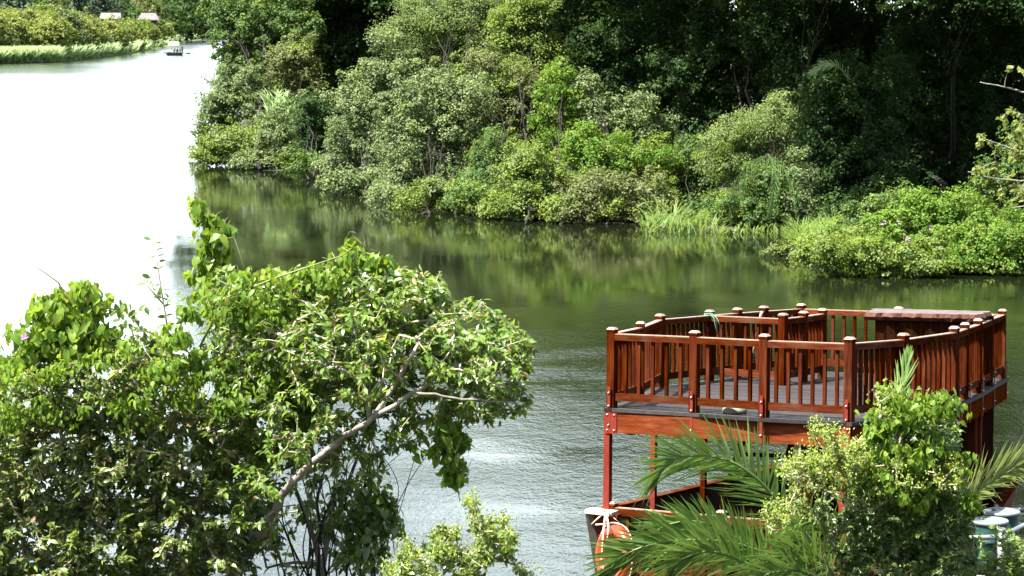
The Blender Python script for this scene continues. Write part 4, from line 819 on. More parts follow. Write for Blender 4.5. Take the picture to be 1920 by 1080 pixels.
# small passenger boat on the river with its people
BD = 610.0; K_ = BD / F_PX
bc = onz(330, 103.5, 0); bx = lambda px: bc[0] + (px - 330) * K_
tb = thing('passenger_boat', 'small dark passenger boat with a cream canopy out on the bright river', 'boat', bc)
g = G(); prof = [(bx(310), .62), (bx(313), .15), (bx(316), -.2), (bx(338), -.2), (bx(341), .05), (bx(342.5), .62)]
hb = []
for yy in (-.95, .95): hb += [(x, bc[1] + yy * (.35 if z > .5 and x < bx(312) else 1), z) for x, z in prof]
m_ = len(prof); g.add(hb, [tuple(range(m_)), tuple(range(m_, 2 * m_))[::-1]] + [(i, i + m_, (i + 1) % m_ + m_, (i + 1) % m_) for i in range(m_)]); g.build('hull', M['boat_dark'], tb)
g = G(); cz = 2.85
g.add([(bx(x), bc[1] + y, z) for z, x0, x1, yy in ((cz - .55, 316, 337, 1.0), (cz + .12, 316.6, 336.4, 1.0), (cz + .3, 317.5, 335, .6)) for x, y in ((x0, -yy), (x1, -yy), (x1, yy), (x0, yy))],
      [(3, 2, 1, 0), (8, 9, 10, 11)] + [(i + 4 * l, (i + 1) % 4 + 4 * l, (i + 1) % 4 + 4 * l + 4, i + 4 * l + 4) for l in (0, 1) for i in range(4)]); g.build('canopy', M['canvas'], tb)
for x in (316.8, 336.2):
    for y in (-.92, .92): g = G(); g.tube([(bx(x), bc[1] + y, .5), (bx(x), bc[1] + y, cz - .5)], .03, 5); g.build('canopy_post', M['pipe'], tb)
g = G(); g.beam((bx(342), bc[1], .55), (bx(354), bc[1], .42), .18, .12); g.box((bx(353.5), bc[1], .42), ((1, 0, 0), (0, 1, 0), (0, 0, 1)), (.4, .3, .16)); g.beam((bx(306), bc[1], .72), (bx(312), bc[1], .55), .4, .1); g.build('outboard_tail', M['boat_dark'], tb)
for x in (319, 325, 332): g = G(); g.box((bx(x), bc[1], .72), ((1, 0, 0), (0, 1, 0), (0, 0, 1)), (.2, .8, .04)); g.build('bench', M['boat_dark'], tb)
def person(x, y, z, shirt, label, sc=1.0, standing=False):
    """one continuous lofted figure seated (or standing), head, shoulders, arms and thighs"""
    me = bpy.data.meshes.new('person')
    hip = 0 if not standing else .45
    vs = [(0, 0, hip), (0, 0, hip + .28), (0, 0, hip + .48), (0, 0, hip + .58), (0, 0, hip + .72), (0, 0, hip + .80),
          (-.2, 0, hip + .47), (-.27, -.05, hip + .2), (-.15, -.25, hip + .12), (.2, 0, hip + .47), (.27, -.05, hip + .2), (.15, -.25, hip + .12)]
    ed = [(0, 1), (1, 2), (2, 3), (3, 4), (4, 5), (2, 6), (6, 7), (7, 8), (2, 9), (9, 10), (10, 11)]
    if standing: vs += [(-.1, 0, .0), (-.1, .02, -.42), (.1, 0, .0), (.1, .02, -.42)]
    else: vs += [(-.1, -.38, .02), (-.1, -.42, -.36), (.1, -.38, .02), (.1, -.42, -.36)]
    ed += [(0, 12), (12, 13), (0, 14), (14, 15)]
    rad = [.15, .15, .13, .055, .10, .07, .07, .05, .04, .07, .05, .04, .085, .055, .085, .055]
    me.from_pydata([tuple(np.array(v) * sc) for v in vs], ed, []); o = bpy.data.objects.new('person', me); COL.objects.link(o); o.location = (x, y, z)
    md = o.modifiers.new('skin', 'SKIN')
    for i, r in enumerate(rad): me.skin_vertices[0].data[i].radius = (r * sc, r * sc)
    me.skin_vertices[0].data[0].use_root = True
    s2 = o.modifiers.new('sub', 'SUBSURF'); s2.levels = 1; s2.render_levels = 1
    t_ = 'figure_' + shirt[0]
    if t_ not in M:
        m, t, out = newmat(t_); g_ = N(t, 'ShaderNodeTexCoord'); sp = N(t, 'ShaderNodeSeparateXYZ'); link(t, g_.outputs['Object'], sp.inputs[0])
        c = ramp(t, mapr(t, sp.outputs['Z'], -.5, 1.0, 0, 1), [(.0, (.03, .03, .04)), (.34, (.03, .03, .04)), (.36, shirt[1]), (.70, shirt[1]), (.72, (.13, .07, .045)), (.86, (.13, .07, .045)), (.88, (.02, .016, .014))])
        p = N(t, 'ShaderNodeBsdfPrincipled'); link(t, c, p.inputs['Base Color']); p.inputs['Roughness'].default_value = .8; link(t, p.outputs[0], out.inputs[0]); M[t_] = m
    me.materials.append(M[t_]); return tag(o, label, 'person')
seat = .78
for x, y, shirt, lab in ((316, -.3, ('pale', (.45, .5, .52)), 'person in a pale top seated at the front of the small passenger boat'), (320.5, .2, ('white', (.75, .75, .75)), 'person in white seated second from the bow of the passenger boat'),
                         (327.5, -.2, ('blue', (.20, .33, .42)), 'person in light blue seated in the middle of the passenger boat'), (332.5, .1, ('navy', (.02, .03, .07)), 'person in dark navy seated right of the middle of the passenger boat'),
                         (338.5, -.2, ('ochre', (.55, .36, .06)), 'person in an ochre top seated at the stern of the passenger boat')):
    person(bx(x), bc[1] + y, seat, shirt, lab)
person(bx(341.5), bc[1] + .3, 1.0, ('dark', (.04, .05, .05)), 'person in dark clothes standing at the stern of the passenger boat', standing=True)

# ------------------------------------------------------------------ foreground plants on the near bank
def grow(skel, A, rng, seg=.16, jit=.10):
    """join every twig tip in A to the nearest branch already grown; returns nodes, parents, radii, tips"""
    nodes, par, rad0 = [], [], []
    for pts, r0, r1 in skel:
        pts = np.asarray(pts, float); L = np.r_[0, np.cumsum(np.linalg.norm(np.diff(pts, axis=0), axis=1))]; m = max(3, int(L[-1] / .07)); u = np.linspace(0, L[-1], m)
        q_ = np.stack([np.interp(u, L, pts[:, i]) for i in range(3)], 1)
        for _ in range(4): q_[1:-1] = (q_[:-2] + 2 * q_[1:-1] + q_[2:]) / 4
        q_[1:-1] += rng.normal(0, .006, q_[1:-1].shape); st = len(nodes)
        for i in range(m): nodes.append(q_[i]); par.append(st + i - 1 if i else -1); rad0.append(r0 + (r1 - r0) * i / (m - 1))
    ns = len(nodes); cap = ns + len(A) * 6 + 10; X = np.zeros((cap, 3)); X[:ns] = nodes; n = ns
    o = np.argsort(np.min(np.linalg.norm(A[:, None] - X[None, :ns:3], axis=2), axis=1)); tips = []
    for a in A[o]:
        d = ((X[:n] - a) ** 2).sum(1); j = int(np.argmin(d)); L = math.sqrt(d[j]); k = int(np.clip(round(L / seg), 1, 5)); p = X[j].copy(); prev = j
        bow = rng.normal(0, jit * L, 3) + np.array([0, 0, .10 * L])
        for i in range(1, k + 1):
            t = i / k; X[n] = p + (a - p) * t + bow * 4 * t * (1 - t) * .5; par.append(prev); prev = n; n += 1
        tips.append(prev)
    par = np.array(par); cnt = np.zeros(n)
    cnt[tips] += 1
    for i in range(n - 1, ns - 1, -1): cnt[par[i]] += cnt[i]
    rad = .0022 + .0022 * np.maximum(cnt, 1) ** .42; rad[:ns] = np.maximum(np.array(rad0), 0)
    return X[:n], par, rad, np.array(tips), ns
def blobpts(rng, blobs, d, dens, dd=.7, shell=.5):
    P = []
    for b in blobs:
        dens_ = dens * (b[4] if len(b) > 4 else 1); off = b[5] if len(b) > 5 else 0; n = max(3, int(math.pi * b[2] * b[3] * dens_)); u = rdir(rng, n) * (rng.random((n, 1)) ** (1 / 3) * (1 - shell) + shell); u *= np.where(rng.random((n, 1)) < .10, rng.uniform(1.1, 1.45, (n, 1)), 1)
        for q_ in u: P.append(at(b[0] + q_[0] * b[2], b[1] + q_[2] * b[3], d + off + q_[1] * dd))
    return np.array(P)
def leafy(g, rng, X, par, tips, n, ll, lw, tpl, droop=.35, mats=(0,), mp=None, spread=.55, back=1):
    """leaves set alternately along the last stretch of every twig"""
    a = X[par[tips]]; b = X[tips]; m = len(tips)
    t = np.tile(np.linspace(.0, 1.0, n), m); A_ = np.repeat(a, n, 0); B_ = np.repeat(b, n, 0)
    P = A_ + (B_ - A_) * t[:, None] * 1.0 + rng.normal(0, .012, (m * n, 3)); tw = unit(B_ - A_); sgn = np.tile(np.where(np.arange(n) % 2, 1.0, -1.0), m)[:, None]
    sd = unit(np.cross(tw, rng.normal(0, .5, P.shape) + np.array([0, .1, 1.0]))) * sgn
    D = unit(tw * .5 + sd * spread * 1.5 + rng.normal(0, .38, P.shape) + np.array([0, 0, -droop])); nrm = unit(np.array([-.15, -.35, 1.0]) + rng.normal(0, .6, P.shape))
    nrm = nrm - (np.sum(nrm * D, 1))[:, None] * D
    mi = np.zeros(len(P), int) if mp is None else rng.choice(len(mp), len(P), p=mp)
    g.leaves(tpl, P, D, nrm, ll * rng.uniform(.55, 1.25, len(P)), lw * rng.uniform(.7, 1.25, len(P)), mi)
def woody(o, name, cat, label, base, skel, A, rng, leaf, bark, n=9, ll=.09, lw=.022, tpl=T_OVATE, mp=None, droop=.35, spread=.55, fol='foliage', jit=.10):
    t = thing(name, label, cat, base) if o is None else o
    X, par, rad, tips, ns = grow(skel, A, rng, jit=jit)
    g = G()
    for pts, r0, r1 in skel: pass
    i = np.arange(len(X)); k = par >= 0; thick = k & (i < ns)
    st = 0
    bounds = [j for j in range(ns) if par[j] == -1] + [ns]
    for a, b in zip(bounds[:-1], bounds[1:]): g.tube(X[a:b], rad[a:b], 9, 0)
    tw = np.where(k & (i >= ns))[0]; g.edges(X[par[tw]], X[tw], np.minimum(rad[par[tw]], .012), np.minimum(rad[tw], .012), 4, 1); g.build('branches', [M[bark], M['twig']], t)
    g = G(); leafy(g, rng, X, par, tips, n, ll, lw, tpl, droop, mp=mp, spread=spread); g.build(fol, [M['leaf_' + x] for x in leaf], t)
    return t
def S(seq): return [at(*q_) for q_ in seq]

rng = np.random.default_rng(1000)
# pale-limbed tree leaning out over the water
skel = [(S([(395, 1400, 22.2), (430, 1130, 22), (455, 1045, 22), (495, 990, 21.5), (530, 922, 21.1), (590, 862, 20.9), (650, 815, 20.8), (710, 778, 20.75), (775, 737, 20.8), (850, 690, 21.2), (915, 655, 21.6)]), .068, .008),
        (S([(700, 783, 20.8), (745, 715, 20.8), (780, 650, 20.9), (815, 585, 21.4), (830, 540, 21.4)]), .024, .006),
        (S([(694, 787, 20.8), (694, 740, 20.7), (668, 705, 20.7), (620, 683, 20.7), (560, 672, 20.8)]), .020, .008),
        (S([(740, 757, 21.6), (750, 690, 21.7), (770, 640, 21.8), (800, 620, 21.8)]), .018, .005),
        (S([(780, 738, 20.8), (860, 748, 20.9), (930, 752, 21.0), (985, 760, 21.2)]), .014, .005),
        (S([(590, 866, 21.7), (560, 760, 22.0), (560, 660, 22.1), (600, 560, 22.2), (660, 500, 22.2)]), .026, .006),
        (S([(470, 1020, 21.9), (470, 880, 22.2), (450, 760, 22.4), (430, 640, 22.5), (400, 520, 22.5)]), .035, .008),
        (S([(610, 1390, 22.4), (600, 1130, 22.3), (597, 1030, 22.3), (570, 960, 22.2), (548, 900, 22.2)]), .055, .016),
        (S([(600, 1110, 22.3), (612, 1020, 22.2), (640, 940, 22.2), (665, 870, 22.2), (690, 800, 22.2)]), .030, .010),
        (S([(598, 1060, 22.3), (560, 1050, 22.2), (500, 1065, 22.2)]), .02, .01),
        (S([(612, 1030, 22.2), (590, 940, 22.4), (620, 850, 22.5), (610, 760, 22.5)]), .020, .007)]
bl = [(640, 590, 110, 80), (740, 560, 100, 60), (850, 620, 100, 62), (930, 690, 62, 62), (950, 650, 50, 45), (830, 700, 90, 45, .8), (800, 760, 70, 35, .6), (900, 770, 70, 22, .7), (960, 755, 40, 22, .8), (560, 560, 90, 60), (520, 650, 100, 90), (620, 680, 100, 60, .7), (700, 520, 50, 28), (800, 545, 40, 20, .9),
      (470, 760, 90, 100, .9), (560, 740, 70, 60, .6), (580, 830, 60, 60, .5), (450, 900, 70, 80, .8), (660, 870, 60, 40, .6), (740, 820, 60, 26, .7), (640, 760, 90, 60, .7), (700, 700, 80, 60, .7), (760, 660, 70, 50, .8), (680, 620, 80, 50, .7), (430, 560, 50, 60, .8), (480, 700, 70, 80, .8), (440, 640, 60, 60, .8), (520, 800, 60, 70, .8), (480, 960, 50, 80, .7), (860, 780, 50, 26, .6)]
bl += [(840, 660, 90, 60, .45, -1.1), (620, 640, 110, 70, .5, -1.0), (700, 720, 60, 40, .35, -1.1), (560, 780, 60, 60, .4, -1.0), (930, 700, 50, 40, .4, -.9), (520, 880, 50, 60, .4, -.9)]
A = blobpts(rng, bl, 21.8, .0088, .85)
woody(None, 'leaning_tree', 'tree', 'pale-barked tree in the left foreground leaning out over the water with glossy leaves', at(395, 1390, 22.2), skel, A, rng, ['gloss', 'vine', 'dry'], 'bark_pale', n=11, ll=.077, lw=.0175, mp=[.55, .40, .05], droop=.45)
# dead and thin stems and dark leaf knots beneath it
A = blobpts(rng, [(660, 1000, 70, 70), (620, 930, 60, 60), (700, 930, 40, 60, .5), (690, 1040, 45, 40), (560, 1000, 70, 70, .7)], 22.5, .0034, .5)
skel = [(S([(650, 1400, 22.6), (645, 1100, 22.5), (660, 1000, 22.4), (690, 900, 22.3), (700, 840, 22.3)]), .018, .006), (S([(700, 1390, 22.5), (680, 1090, 22.5), (640, 980, 22.5), (610, 890, 22.5)]), .016, .006), (S([(560, 1390, 22.7), (575, 1100, 22.7), (585, 960, 22.7), (560, 870, 22.7)]), .016, .006)]
woody(None, 'sapling', 'sapling', 'thicket of thin dark stems with drooping leaves under the leaning limb', at(650, 1390, 22.6), skel, A, rng, ['gloss'], 'bark_dark', n=7, ll=.085, lw=.024, droop=.8, jit=.25)
g = G()
for i in range(26):   # loose dead vines and stems tangled below the limb
    x = rng.uniform(545, 735); d0 = 22.2 + rng.normal(0, .2); seq = [(x + rng.normal(0, 25), 1110, d0)]
    for y in (1040, 970, 900, 840): seq.append((seq[-1][0] + rng.normal(4, 26), y + rng.normal(0, 12), d0 + rng.normal(0, .1)))
    p = S(seq); t_ = np.linspace(0, 1, len(p)); u = np.linspace(0, 1, 22); q_ = np.stack([np.interp(u, t_, np.array(p)[:, k]) for k in range(3)], 1)
    for _ in range(8): q_[1:-1] = (q_[:-2] + 2 * q_[1:-1] + q_[2:]) / 4
    g.tube(q_, np.linspace(rng.uniform(.004, .011), .003, 22), 5)
tag(kind(g.build('vine_tangle', M['bark_dark'], None, at(640, 1110, 22.2)), 'stuff'), 'tangle of thin dark vines hanging below the leaning limb', 'vines')
# dense grey-leaved shrub filling the lower left
skel = [(S([(150, 1400, 22.4), (150, 1050, 22.2), (120, 880, 22.0), (60, 740, 21.9)]), .05, .01), (S([(170, 1400, 22.4), (230, 1000, 22.1), (250, 850, 21.9), (300, 720, 21.8)]), .05, .01), (S([(300, 1400, 22.4), (320, 1080, 22.2), (350, 900, 22.0), (380, 760, 21.9)]), .04, .01),
        (S([(230, 1000, 22.1), (170, 820, 21.7), (210, 735, 21.4), (320, 790, 21.2)]), .016, .004), (S([(60, 1100, 21.9), (20, 900, 21.6), (90, 790, 21.4), (190, 740, 21.3)]), .02, .004)]
bl = [(60, 740, 120, 80), (180, 720, 110, 70), (290, 740, 90, 80), (-20, 860, 110, 120), (100, 870, 120, 110), (220, 880, 120, 110), (330, 860, 100, 100), (60, 1010, 120, 90), (190, 1020, 120, 90), (320, 1010, 100, 100), (420, 960, 70, 90, .8), (-60, 1000, 90, 120), (400, 1080, 80, 60), (250, 650, 70, 35, .8), (200, 1110, 160, 50), (30, 1110, 120, 50), (420, 820, 60, 80)]
A = blobpts(rng, bl, 21.9, .0088, .8)
woody(None, 'foreground_shrub', 'shrub', 'dense grey-green shrub with small leathery leaves and tan twigs filling the lower left corner', at(170, 1390, 22.4), skel, A, rng, ['greyleaf', 'gloss', 'dry', 'vine'], 'twig', n=10, ll=.080, lw=.019, mp=[.62, .13, .04, .21], droop=.2)
# climbing creepers
def creeper(label, bl, d, seed, leaf, st='vine', path=None, dens=1.0, tpl=T_HEART, clump=.16, inner=.25, wr=.42, droop=.9):
    rng = np.random.default_rng(seed); C_, R_ = ell([b[:4] for b in bl], d); t = thing('creeper', label, 'creeper', C_.mean(0) * np.array([1, 1, 0]) + np.array([0, 0, ground_near(C_[:, 0].mean(), d)]))
    R_[:, 1] = np.minimum(R_[:, 1], .5)
    g = G(); clumped(g, rng, C_, R_, leaf, clump=clump, dens=dens, tpl=tpl, wr=wr, inner=inner, droop=droop, up=.7); g.build('leaves', M['leaf_' + st], t)
    g = G()
    for seq in path or []: g.tube(S(seq), np.linspace(.012, .004, len(seq)), 5)
    for c in C_:
        for _ in range(4):
            a = c + rng.normal(0, .05, 3); b = c + np.clip(rng.normal(0, .09, 3), -.14, .14); g.tube([a, (a + b) / 2 + rng.normal(0, .03, 3), b], .003, 4)
    g.build('vines', M['twig_green'], t); return t
creeper('rounded mound of bright heart-leaved creeper at the left edge against the white water', [(125, 585, 50, 45), (160, 560, 36, 34), (85, 620, 45, 40), (180, 600, 36, 40), (50, 660, 45, 36), (130, 640, 60, 30), (20, 690, 40, 30)], 21.5, 1, .092, path=[[(130, 700, 21.6), (140, 600, 21.5), (110, 530, 21.4), (75, 505, 21.4), (60, 495, 21.4)]])
creeper('upright finger of heart-leaved creeper rising highest among the left foreground plants', [(372, 385, 11, 14), (384, 412, 15, 18), (398, 440, 20, 20), (402, 468, 20, 18), (398, 500, 22, 20), (415, 430, 14, 10), (395, 535, 30, 26)], 21.9, 2, .085, path=[[(400, 620, 22), (398, 500, 21.9), (392, 430, 21.9), (370, 372, 21.9), (360, 362, 21.9)], [(410, 640, 22), (470, 560, 21.8), (455, 490, 21.8), (438, 445, 21.8), (405, 450, 21.8)]], clump=.11, dens=1.2)
creeper('bright creeper spilling over the top of the leaning tree', [(390, 570, 40, 30), (350, 620, 40, 40), (440, 540, 40, 26), (520, 530, 40, 22), (600, 520, 40, 22), (330, 680, 40, 30), (470, 580, 40, 26), (560, 590, 30, 30)], 21.2, 3, .068, dens=.42, tpl=T_OVATE, wr=.34, path=[[(350, 700, 21.2), (420, 560, 21.1), (520, 520, 21.1), (640, 480, 21.2), (660, 465, 21.2)]])
creeper('creeper arching over the water at the top right of the leaning tree', [(655, 468, 26, 10), (690, 485, 26, 18), (720, 505, 26, 20), (635, 500, 20, 18), (745, 530, 26, 20)], 21.4, 4, .085, dens=.8, path=[[(600, 560, 21.4), (630, 490, 21.4), (660, 465, 21.4), (700, 478, 21.4), (735, 520, 21.4)]], clump=.10)
creeper('trailing vine with a few yellow leaves hanging below the leaning limb', [(848, 800, 18, 10), (860, 830, 12, 12), (850, 860, 10, 14), (835, 820, 14, 10), (856, 890, 8, 12), (820, 840, 14, 10)], 21.3, 5, .075, path=[[(800, 770, 21.4), (840, 800, 21.3), (852, 850, 21.3), (856, 900, 21.3), (862, 940, 21.3)], [(840, 800, 21.3), (870, 820, 21.3), (890, 840, 21.3)]], dens=.28, clump=.12)
creeper('dark heart-leaved vine on the thin stems at the lower edge', [(690, 930, 30, 14), (715, 950, 26, 14), (700, 985, 36, 18), (730, 985, 16, 24), (660, 985, 30, 20), (680, 1030, 40, 30)], 22.0, 6, .09, st='gloss', dens=.5, clump=.14, path=[[(640, 900, 22), (700, 960, 22), (735, 1000, 22), (740, 1040, 22)]])
creeper('bright creeper strewn over the top of the dense grey-green shrub', [(60, 700, 60, 26), (140, 690, 60, 26), (230, 665, 50, 26), (300, 690, 46, 30), (180, 740, 60, 30), (90, 760, 70, 30), (350, 740, 46, 36), (400, 690, 40, 40), (270, 760, 50, 30), (20, 780, 40, 30), (440, 760, 40, 40), (500, 700, 46, 40)], 21.1, 8, .062, dens=.20, clump=.13, tpl=T_OVATE, wr=.30)
# young shoot standing against the bright water
rng = np.random.default_rng(1010)
o = thing('shoot', 'thin upright shoot with paired leaves against the white water', 'sapling', at(330, 700, 21.6))
path = S([(332, 720, 21.6), (318, 640, 21.5), (305, 560, 21.5), (296, 500, 21.5), (286, 448, 21.5)]); g = G(); g.tube(path, [.012, .009, .007, .005, .003], 6)
for seq in ([(318, 650, 21.5), (285, 640, 21.4), (250, 600, 21.4), (225, 578, 21.4)], [(306, 570, 21.5), (280, 540, 21.5), (262, 520, 21.5)], [(322, 660, 21.5), (345, 590, 21.5), (338, 560, 21.5)]): g.tube(S(seq), [.008, .006, .005, .003][:len(seq)], 5)
g.build('stem', M['twig'], o)
g = G(); pp = np.array(path); L_ = np.linspace(.12, 1, 17); P = np.stack([np.interp(L_, np.linspace(0, 1, 5), pp[:, i]) for i in range(3)], 1); P = np.repeat(P, 2, 0); sg = np.where(np.arange(len(P)) % 2, 1., -1.)[:, None]
g.leaves(T_OVATE, P, np.array([.8, -.1, .15]) * sg * np.array([1, 1, 1]) + rng.normal(0, .35, P.shape) + np.array([0, 0, .05]), rng.normal(0, .5, P.shape) + np.array([0, -.4, .9]), .085, .020)
for x, y, n_ in ((225, 580, 14), (245, 600, 14), (265, 620, 10), (262, 522, 6), (280, 545, 6), (340, 562, 6)):
    c = at(x, y, 21.4) + rng.normal(0, .07, (n_, 3)); g.leaves(T_OVATE, c, rng.normal(0, .6, (n_, 3)) + np.array([0, 0, -.4]), rng.normal(0, .5, (n_, 3)) + np.array([0, -.4, .9]), .09, .024)
g.build('leaves', M['leaf_gloss'], o)
c = at(46, 632, 21.0); g = G(); th = np.arange(5) * 1.2566; g.leaves(T_HEART, np.repeat(c[None], 5, 0), np.stack([np.cos(th), -.2 + 0 * th, np.sin(th)], 1), np.tile([0, -1, .3], (5, 1)), .034, .016)
tag(g.build('flower', M['petal'], None, c), 'single purple flower on the creeper mound at the left edge', 'flower')
# pale flowering shrub along the bottom edge
rng = np.random.default_rng(1020)
def flowering(label, name, skel, tips, base, d, n=10, fl=1.0, leafm=('gloss', 'yellow'), ll=.06, dens=.011, dd=.4, tuft=.035, tuftn=26):
    A = blobpts(rng, tips, d, dens, dd); t = woody(None, name, 'shrub', label, base, skel, A, rng, list(leafm), 'twig_green', n=n, ll=ll, lw=ll * .26, mp=[.6, .4], droop=.1)
    A = A[rng.random(len(A)) < fl]; m = tuftn; P = np.repeat(A, m, 0) + rng.normal(0, tuft, (len(A) * m, 3)) + np.array([0, 0, .03]); g = G()
    g.leaves(T_QUAD, P, rng.normal(0, .7, P.shape) + np.array([0, 0, .6]), rdir(rng, len(P)) + np.array([0, 0, .5]), .028, .008); g.build('blossom', M['leaf_flower'], t); return t
flowering('pale yellow-green flowering shrub at the bottom edge below the leaning limb', 'flowering_shrub', [(S([(820, 1400, 20.4), (830, 1130, 20.4), (835, 1040, 20.4), (840, 1000, 20.4)]), .02, .006), (S([(800, 1390, 20.5), (770, 1100, 20.4), (765, 1040, 20.4)]), .016, .005), (S([(860, 1390, 20.4), (905, 1090, 20.3), (920, 1020, 20.3), (890, 940, 20.3)]), .016, .004), (S([(905, 1080, 20.3), (945, 1010, 20.3)]), .008, .003)],
          [(835, 1015, 24, 28), (815, 1050, 34, 26), (865, 1060, 40, 26), (765, 1040, 16, 24), (740, 1070, 26, 14), (888, 945, 10, 20), (900, 985, 22, 20), (940, 1000, 22, 26), (925, 1030, 36, 26), (960, 1020, 14, 16), (790, 1080, 40, 14), (985, 1075, 16, 10)], at(830, 1390, 20.4), 20.3, dens=.012, fl=.8, tuftn=16)

# right foreground: palm, creeper-covered shrub, flowering bush, small bush
PD = 25.5
palm = thing('palm', 'young feather palm in the right foreground arching in front of the wooden boat', 'palm', (at(1600, 1250, PD)[0], PD, ground_near(at(1600, 1250, PD)[0], PD)))
rng = np.random.default_rng(1100)
b0 = np.array(palm.location)
g = G(); top = at(1590, 1150, PD); g.tube([b0 - np.array([0, 0, .2]), (b0 + top) / 2, top], [.2, .17, .15], 12); g.build('trunk', M['bark_dark'], palm)
fr = [  # rachis, blade side direction, leaflets, leaflet length, material, droop
    ([(1580, 1120, PD), (1520, 1010, 25.3), (1469, 953, 25.1), (1425, 901, 25.0), (1378, 867, 24.9), (1326, 853, 24.8), (1274, 856, 24.7), (1246, 873, 24.6), (1228, 905, 24.6)], (.35, -.35, 1), 74, .62, 'palm', .10),
    ([(1580, 1130, PD), (1500, 1080, 25), (1430, 1035, 24.6), (1380, 1018, 24.4), (1326, 1012, 24.2), (1267, 1013, 24.1), (1225, 1020, 24.0), (1188, 1031, 24.0), (1158, 1048, 24.0), (1135, 1078, 24.0)], (.1, -.3, 1), 74, .56, 'palm', .10),
    ([(1570, 1150, PD), (1470, 1095, 24.4), (1412, 1062, 24.0), (1373, 1044, 23.9), (1339, 1034, 23.8), (1313, 1035, 23.7), (1282, 1046, 23.7), (1261, 1062, 23.7), (1244, 1095, 23.7)], (.3, -.35, 1), 64, .50, 'palm', .12),
    ([(1590, 1140, PD), (1560, 1070, 24.3), (1530, 1042, 24.0), (1500, 1035, 23.9), (1469, 1042, 23.8), (1448, 1056, 23.8), (1428, 1095, 23.8)], (.3, -.4, 1), 52, .46, 'palm', .12),
    ([(1580, 1150, PD), (1480, 1075, 24.9), (1400, 1020, 24.7), (1340, 985, 24.6), (1290, 975, 24.5), (1245, 985, 24.5), (1215, 1010, 24.5)], (.2, -.3, 1), 60, .44, 'palm', .12),
    ([(1585, 1150, PD), (1540, 1085, 24.0), (1490, 1068, 23.7), (1440, 1075, 23.6), (1400, 1100, 23.6)], (.3, -.4, 1), 44, .46, 'palm', .12),
    ([(1600, 1140, PD), (1640, 960, 26.2), (1670, 820, 26.6), (1690, 730, 26.8), (1702, 672, 26.9)], (1, -.3, .1), 40, .40, 'palm', .02),
    ([(1620, 1150, PD), (1730, 1010, 25.6), (1815, 938, 25.8), (1850, 908, 25.9), (1890, 884, 26.0), (1930, 868, 26.1), (1985, 862, 26.2)], (.1, -.5, 1), 78, .50, 'palmpale', .10),
    ([(1620, 1150, PD), (1700, 1000, 25.3), (1760, 920, 25.2), (1800, 880, 25.2)], (.2, -.4, 1), 40, .3, 'palmpale', .1),
    ([(1600, 1150, PD), (1590, 1060, 24.6), (1560, 1000, 24.4), (1530, 975, 24.3), (1490, 990, 24.2)], (.8, -.4, .6), 46, .42, 'palm', .35),
]
for seq, side, n_, ll, st, dr in fr:
    g = G(); frond(g, S(seq), side, int(n_ * 1.35), ll * 1.06, rng, .023, .38 if n_ == 40 and st == 'palm' else .85, dr, vee=.18, r0=.022); g.build('frond', M['leaf_' + st], palm)
rng = np.random.default_rng(1110)
def bushy(name, label, base, sk, bl, d, leafm, ll, lw, dens, n, mp, seed, bark='twig', droop=.2, dd=.5, tpl=T_OVATE):
    rng = np.random.default_rng(seed); A = blobpts(rng, bl, d, dens, dd); return woody(None, name, 'shrub', label, base, sk, A, rng, leafm, bark, n=n, ll=ll, lw=lw, mp=mp, droop=droop, tpl=tpl)
bushy('foreground_shrub', 'glossy small-leaved dark shrub in the right foreground hiding the stern half of the boat', at(1660, 1380, 24), [(S([(1660, 1390, 24), (1655, 1100, 24), (1660, 960, 24), (1690, 830, 24), (1700, 740, 24)]), .05, .01), (S([(1640, 1380, 24), (1580, 1080, 23.9), (1550, 960, 23.9), (1540, 880, 23.9)]), .03, .008), (S([(1690, 1380, 24), (1740, 1060, 23.9), (1770, 940, 23.9), (1775, 850, 23.9)]), .03, .008)],
      [(1680, 980, 100, 70), (1610, 1010, 60, 50, .7), (1740, 990, 80, 70), (1670, 900, 80, 60), (1740, 900, 70, 60), (1670, 1060, 100, 50), (1770, 1060, 60, 50), (1560, 960, 40, 40, .5), (1700, 820, 60, 60), (1760, 830, 40, 50), (1800, 960, 30, 40, .8)], 23.8, ['gloss', 'mid'], .058, .0165, .0165, 11, [.6, .4], 1111)
creeper('bright heart-leaved creeper climbing over the dark shrub in front of the boat rail', [(1690, 740, 26, 22), (1660, 780, 34, 28), (1710, 790, 36, 34), (1640, 820, 30, 26), (1750, 755, 18, 10), (1680, 850, 46, 36), (1730, 860, 40, 36), (1650, 890, 36, 26), (1780, 760, 10, 12), (1720, 920, 40, 30), (1790, 880, 22, 30), (1755, 830, 26, 24), (1820, 940, 16, 14)], 23.4, 7, .066, dens=.34, clump=.16, path=[[(1700, 900, 23.4), (1690, 780, 23.4), (1730, 745, 23.4), (1765, 760, 23.4), (1790, 740, 23.4)]])
rng = np.random.default_rng(1120)
flowering('yellow-green flowering bush between the palm and the dark shrub on the right', 'flowering_shrub', [(S([(1560, 1390, 23.6), (1550, 1060, 23.5), (1540, 940, 23.5), (1560, 840, 23.5)]), .025, .006), (S([(1550, 1000, 23.5), (1500, 920, 23.4), (1480, 870, 23.4)]), .012, .004)],
          [(1555, 815, 34, 18), (1580, 840, 30, 24), (1530, 870, 44, 30), (1490, 880, 34, 22, .8), (1570, 890, 44, 34), (1510, 915, 40, 22, .6), (1600, 870, 34, 34), (1475, 960, 40, 22), (1460, 985, 26, 14), (1620, 930, 40, 30, .5), (1690, 900, 40, 40, .4), (1780, 890, 30, 30, .5), (1660, 760, 30, 26, .5)], at(1560, 1390, 23.6), 23.3, dens=.011, fl=.9, n=8, ll=.05, tuftn=20)
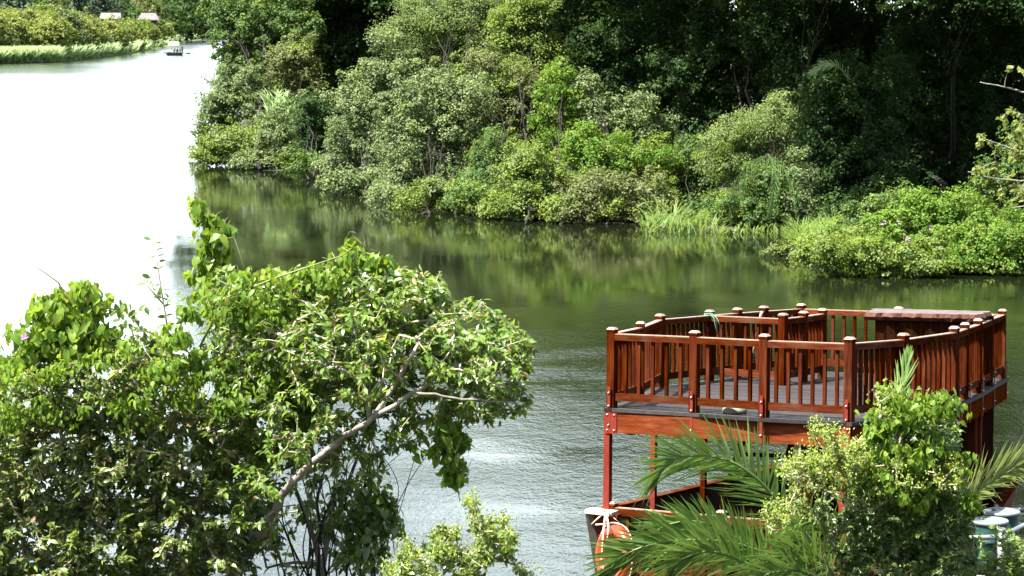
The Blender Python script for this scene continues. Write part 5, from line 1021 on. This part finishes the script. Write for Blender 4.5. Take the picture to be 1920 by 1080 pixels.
bushy('foreground_shrub', 'small loose green bush in the bottom right corner in front of the pipe rail', at(1890, 1390, 24.5), [(S([(1890, 1390, 24.5), (1885, 1130, 24.5), (1880, 1060, 24.5)]), .02, .005), (S([(1900, 1390, 24.5), (1930, 1120, 24.5), (1915, 1040, 24.5)]), .016, .004)],
      [(1880, 1060, 46, 30), (1910, 1030, 34, 26), (1850, 1080, 40, 22), (1930, 1060, 40, 34), (1895, 1010, 16, 16, .6), (1865, 1000, 12, 24, .35), (1835, 1020, 14, 40, .35), (1900, 1100, 60, 24)], 24.4, ['yellow', 'mid'], .06, .017, .013, 9, [.5, .5], 1130, bark='twig_green')
# branch with round yellow-green leaves reaching in from the right
rng = np.random.default_rng(1140)
skel = [(S([(2080, 620, 52), (2010, 420, 52), (1960, 320, 51.8), (1900, 280, 51.6), (1850, 262, 51.4)]), .06, .012), (S([(1975, 340, 51.8), (1920, 340, 51.5), (1860, 335, 51.3), (1815, 322, 51.2)]), .03, .008), (S([(1960, 320, 51.8), (1935, 240, 51.6), (1900, 210, 51.5)]), .03, .008),
        (S([(2010, 260, 52), (1960, 185, 51.8), (1915, 172, 51.6), (1880, 162, 51.6), (1838, 154, 51.5)]), .03, .012), (S([(1985, 360, 51.8), (1930, 385, 51.5), (1890, 390, 51.4)]), .025, .008)]
A = blobpts(rng, [(1890, 275, 34, 26), (1850, 265, 24, 14), (1900, 225, 28, 20), (1860, 330, 46, 16), (1920, 310, 36, 34), (1900, 365, 40, 20), (1830, 322, 16, 8), (1930, 250, 30, 40), (1905, 128, 14, 8), (1950, 360, 40, 50), (1960, 280, 40, 60)], 51.5, .0042, 1.0)
woody(None, 'tree', 'tree', 'tree at the right edge with sparse round yellow-green leaves and one bare pale twig', at(2080, 620, 52), skel, A, rng, ['round'], 'bark_pale', n=8, ll=.10, lw=.042, tpl=T_HEART, droop=.2)
A = blobpts(rng, [(1680, 5, 24, 12), (1730, 8, 22, 10), (1655, 14, 12, 6)], 96, .008, .8)
woody(None, 'branch', 'branch', 'sunlit yellow-green spray hanging in at the top edge above the vine-covered tree', at(1720, -60, 96), [(S([(1760, -90, 96), (1730, -30, 96), (1700, 5, 96), (1660, 14, 96)]), .04, .01)], A, rng, ['yellow'], 'bark_dark', n=8, ll=.16, lw=.05, droop=.2)
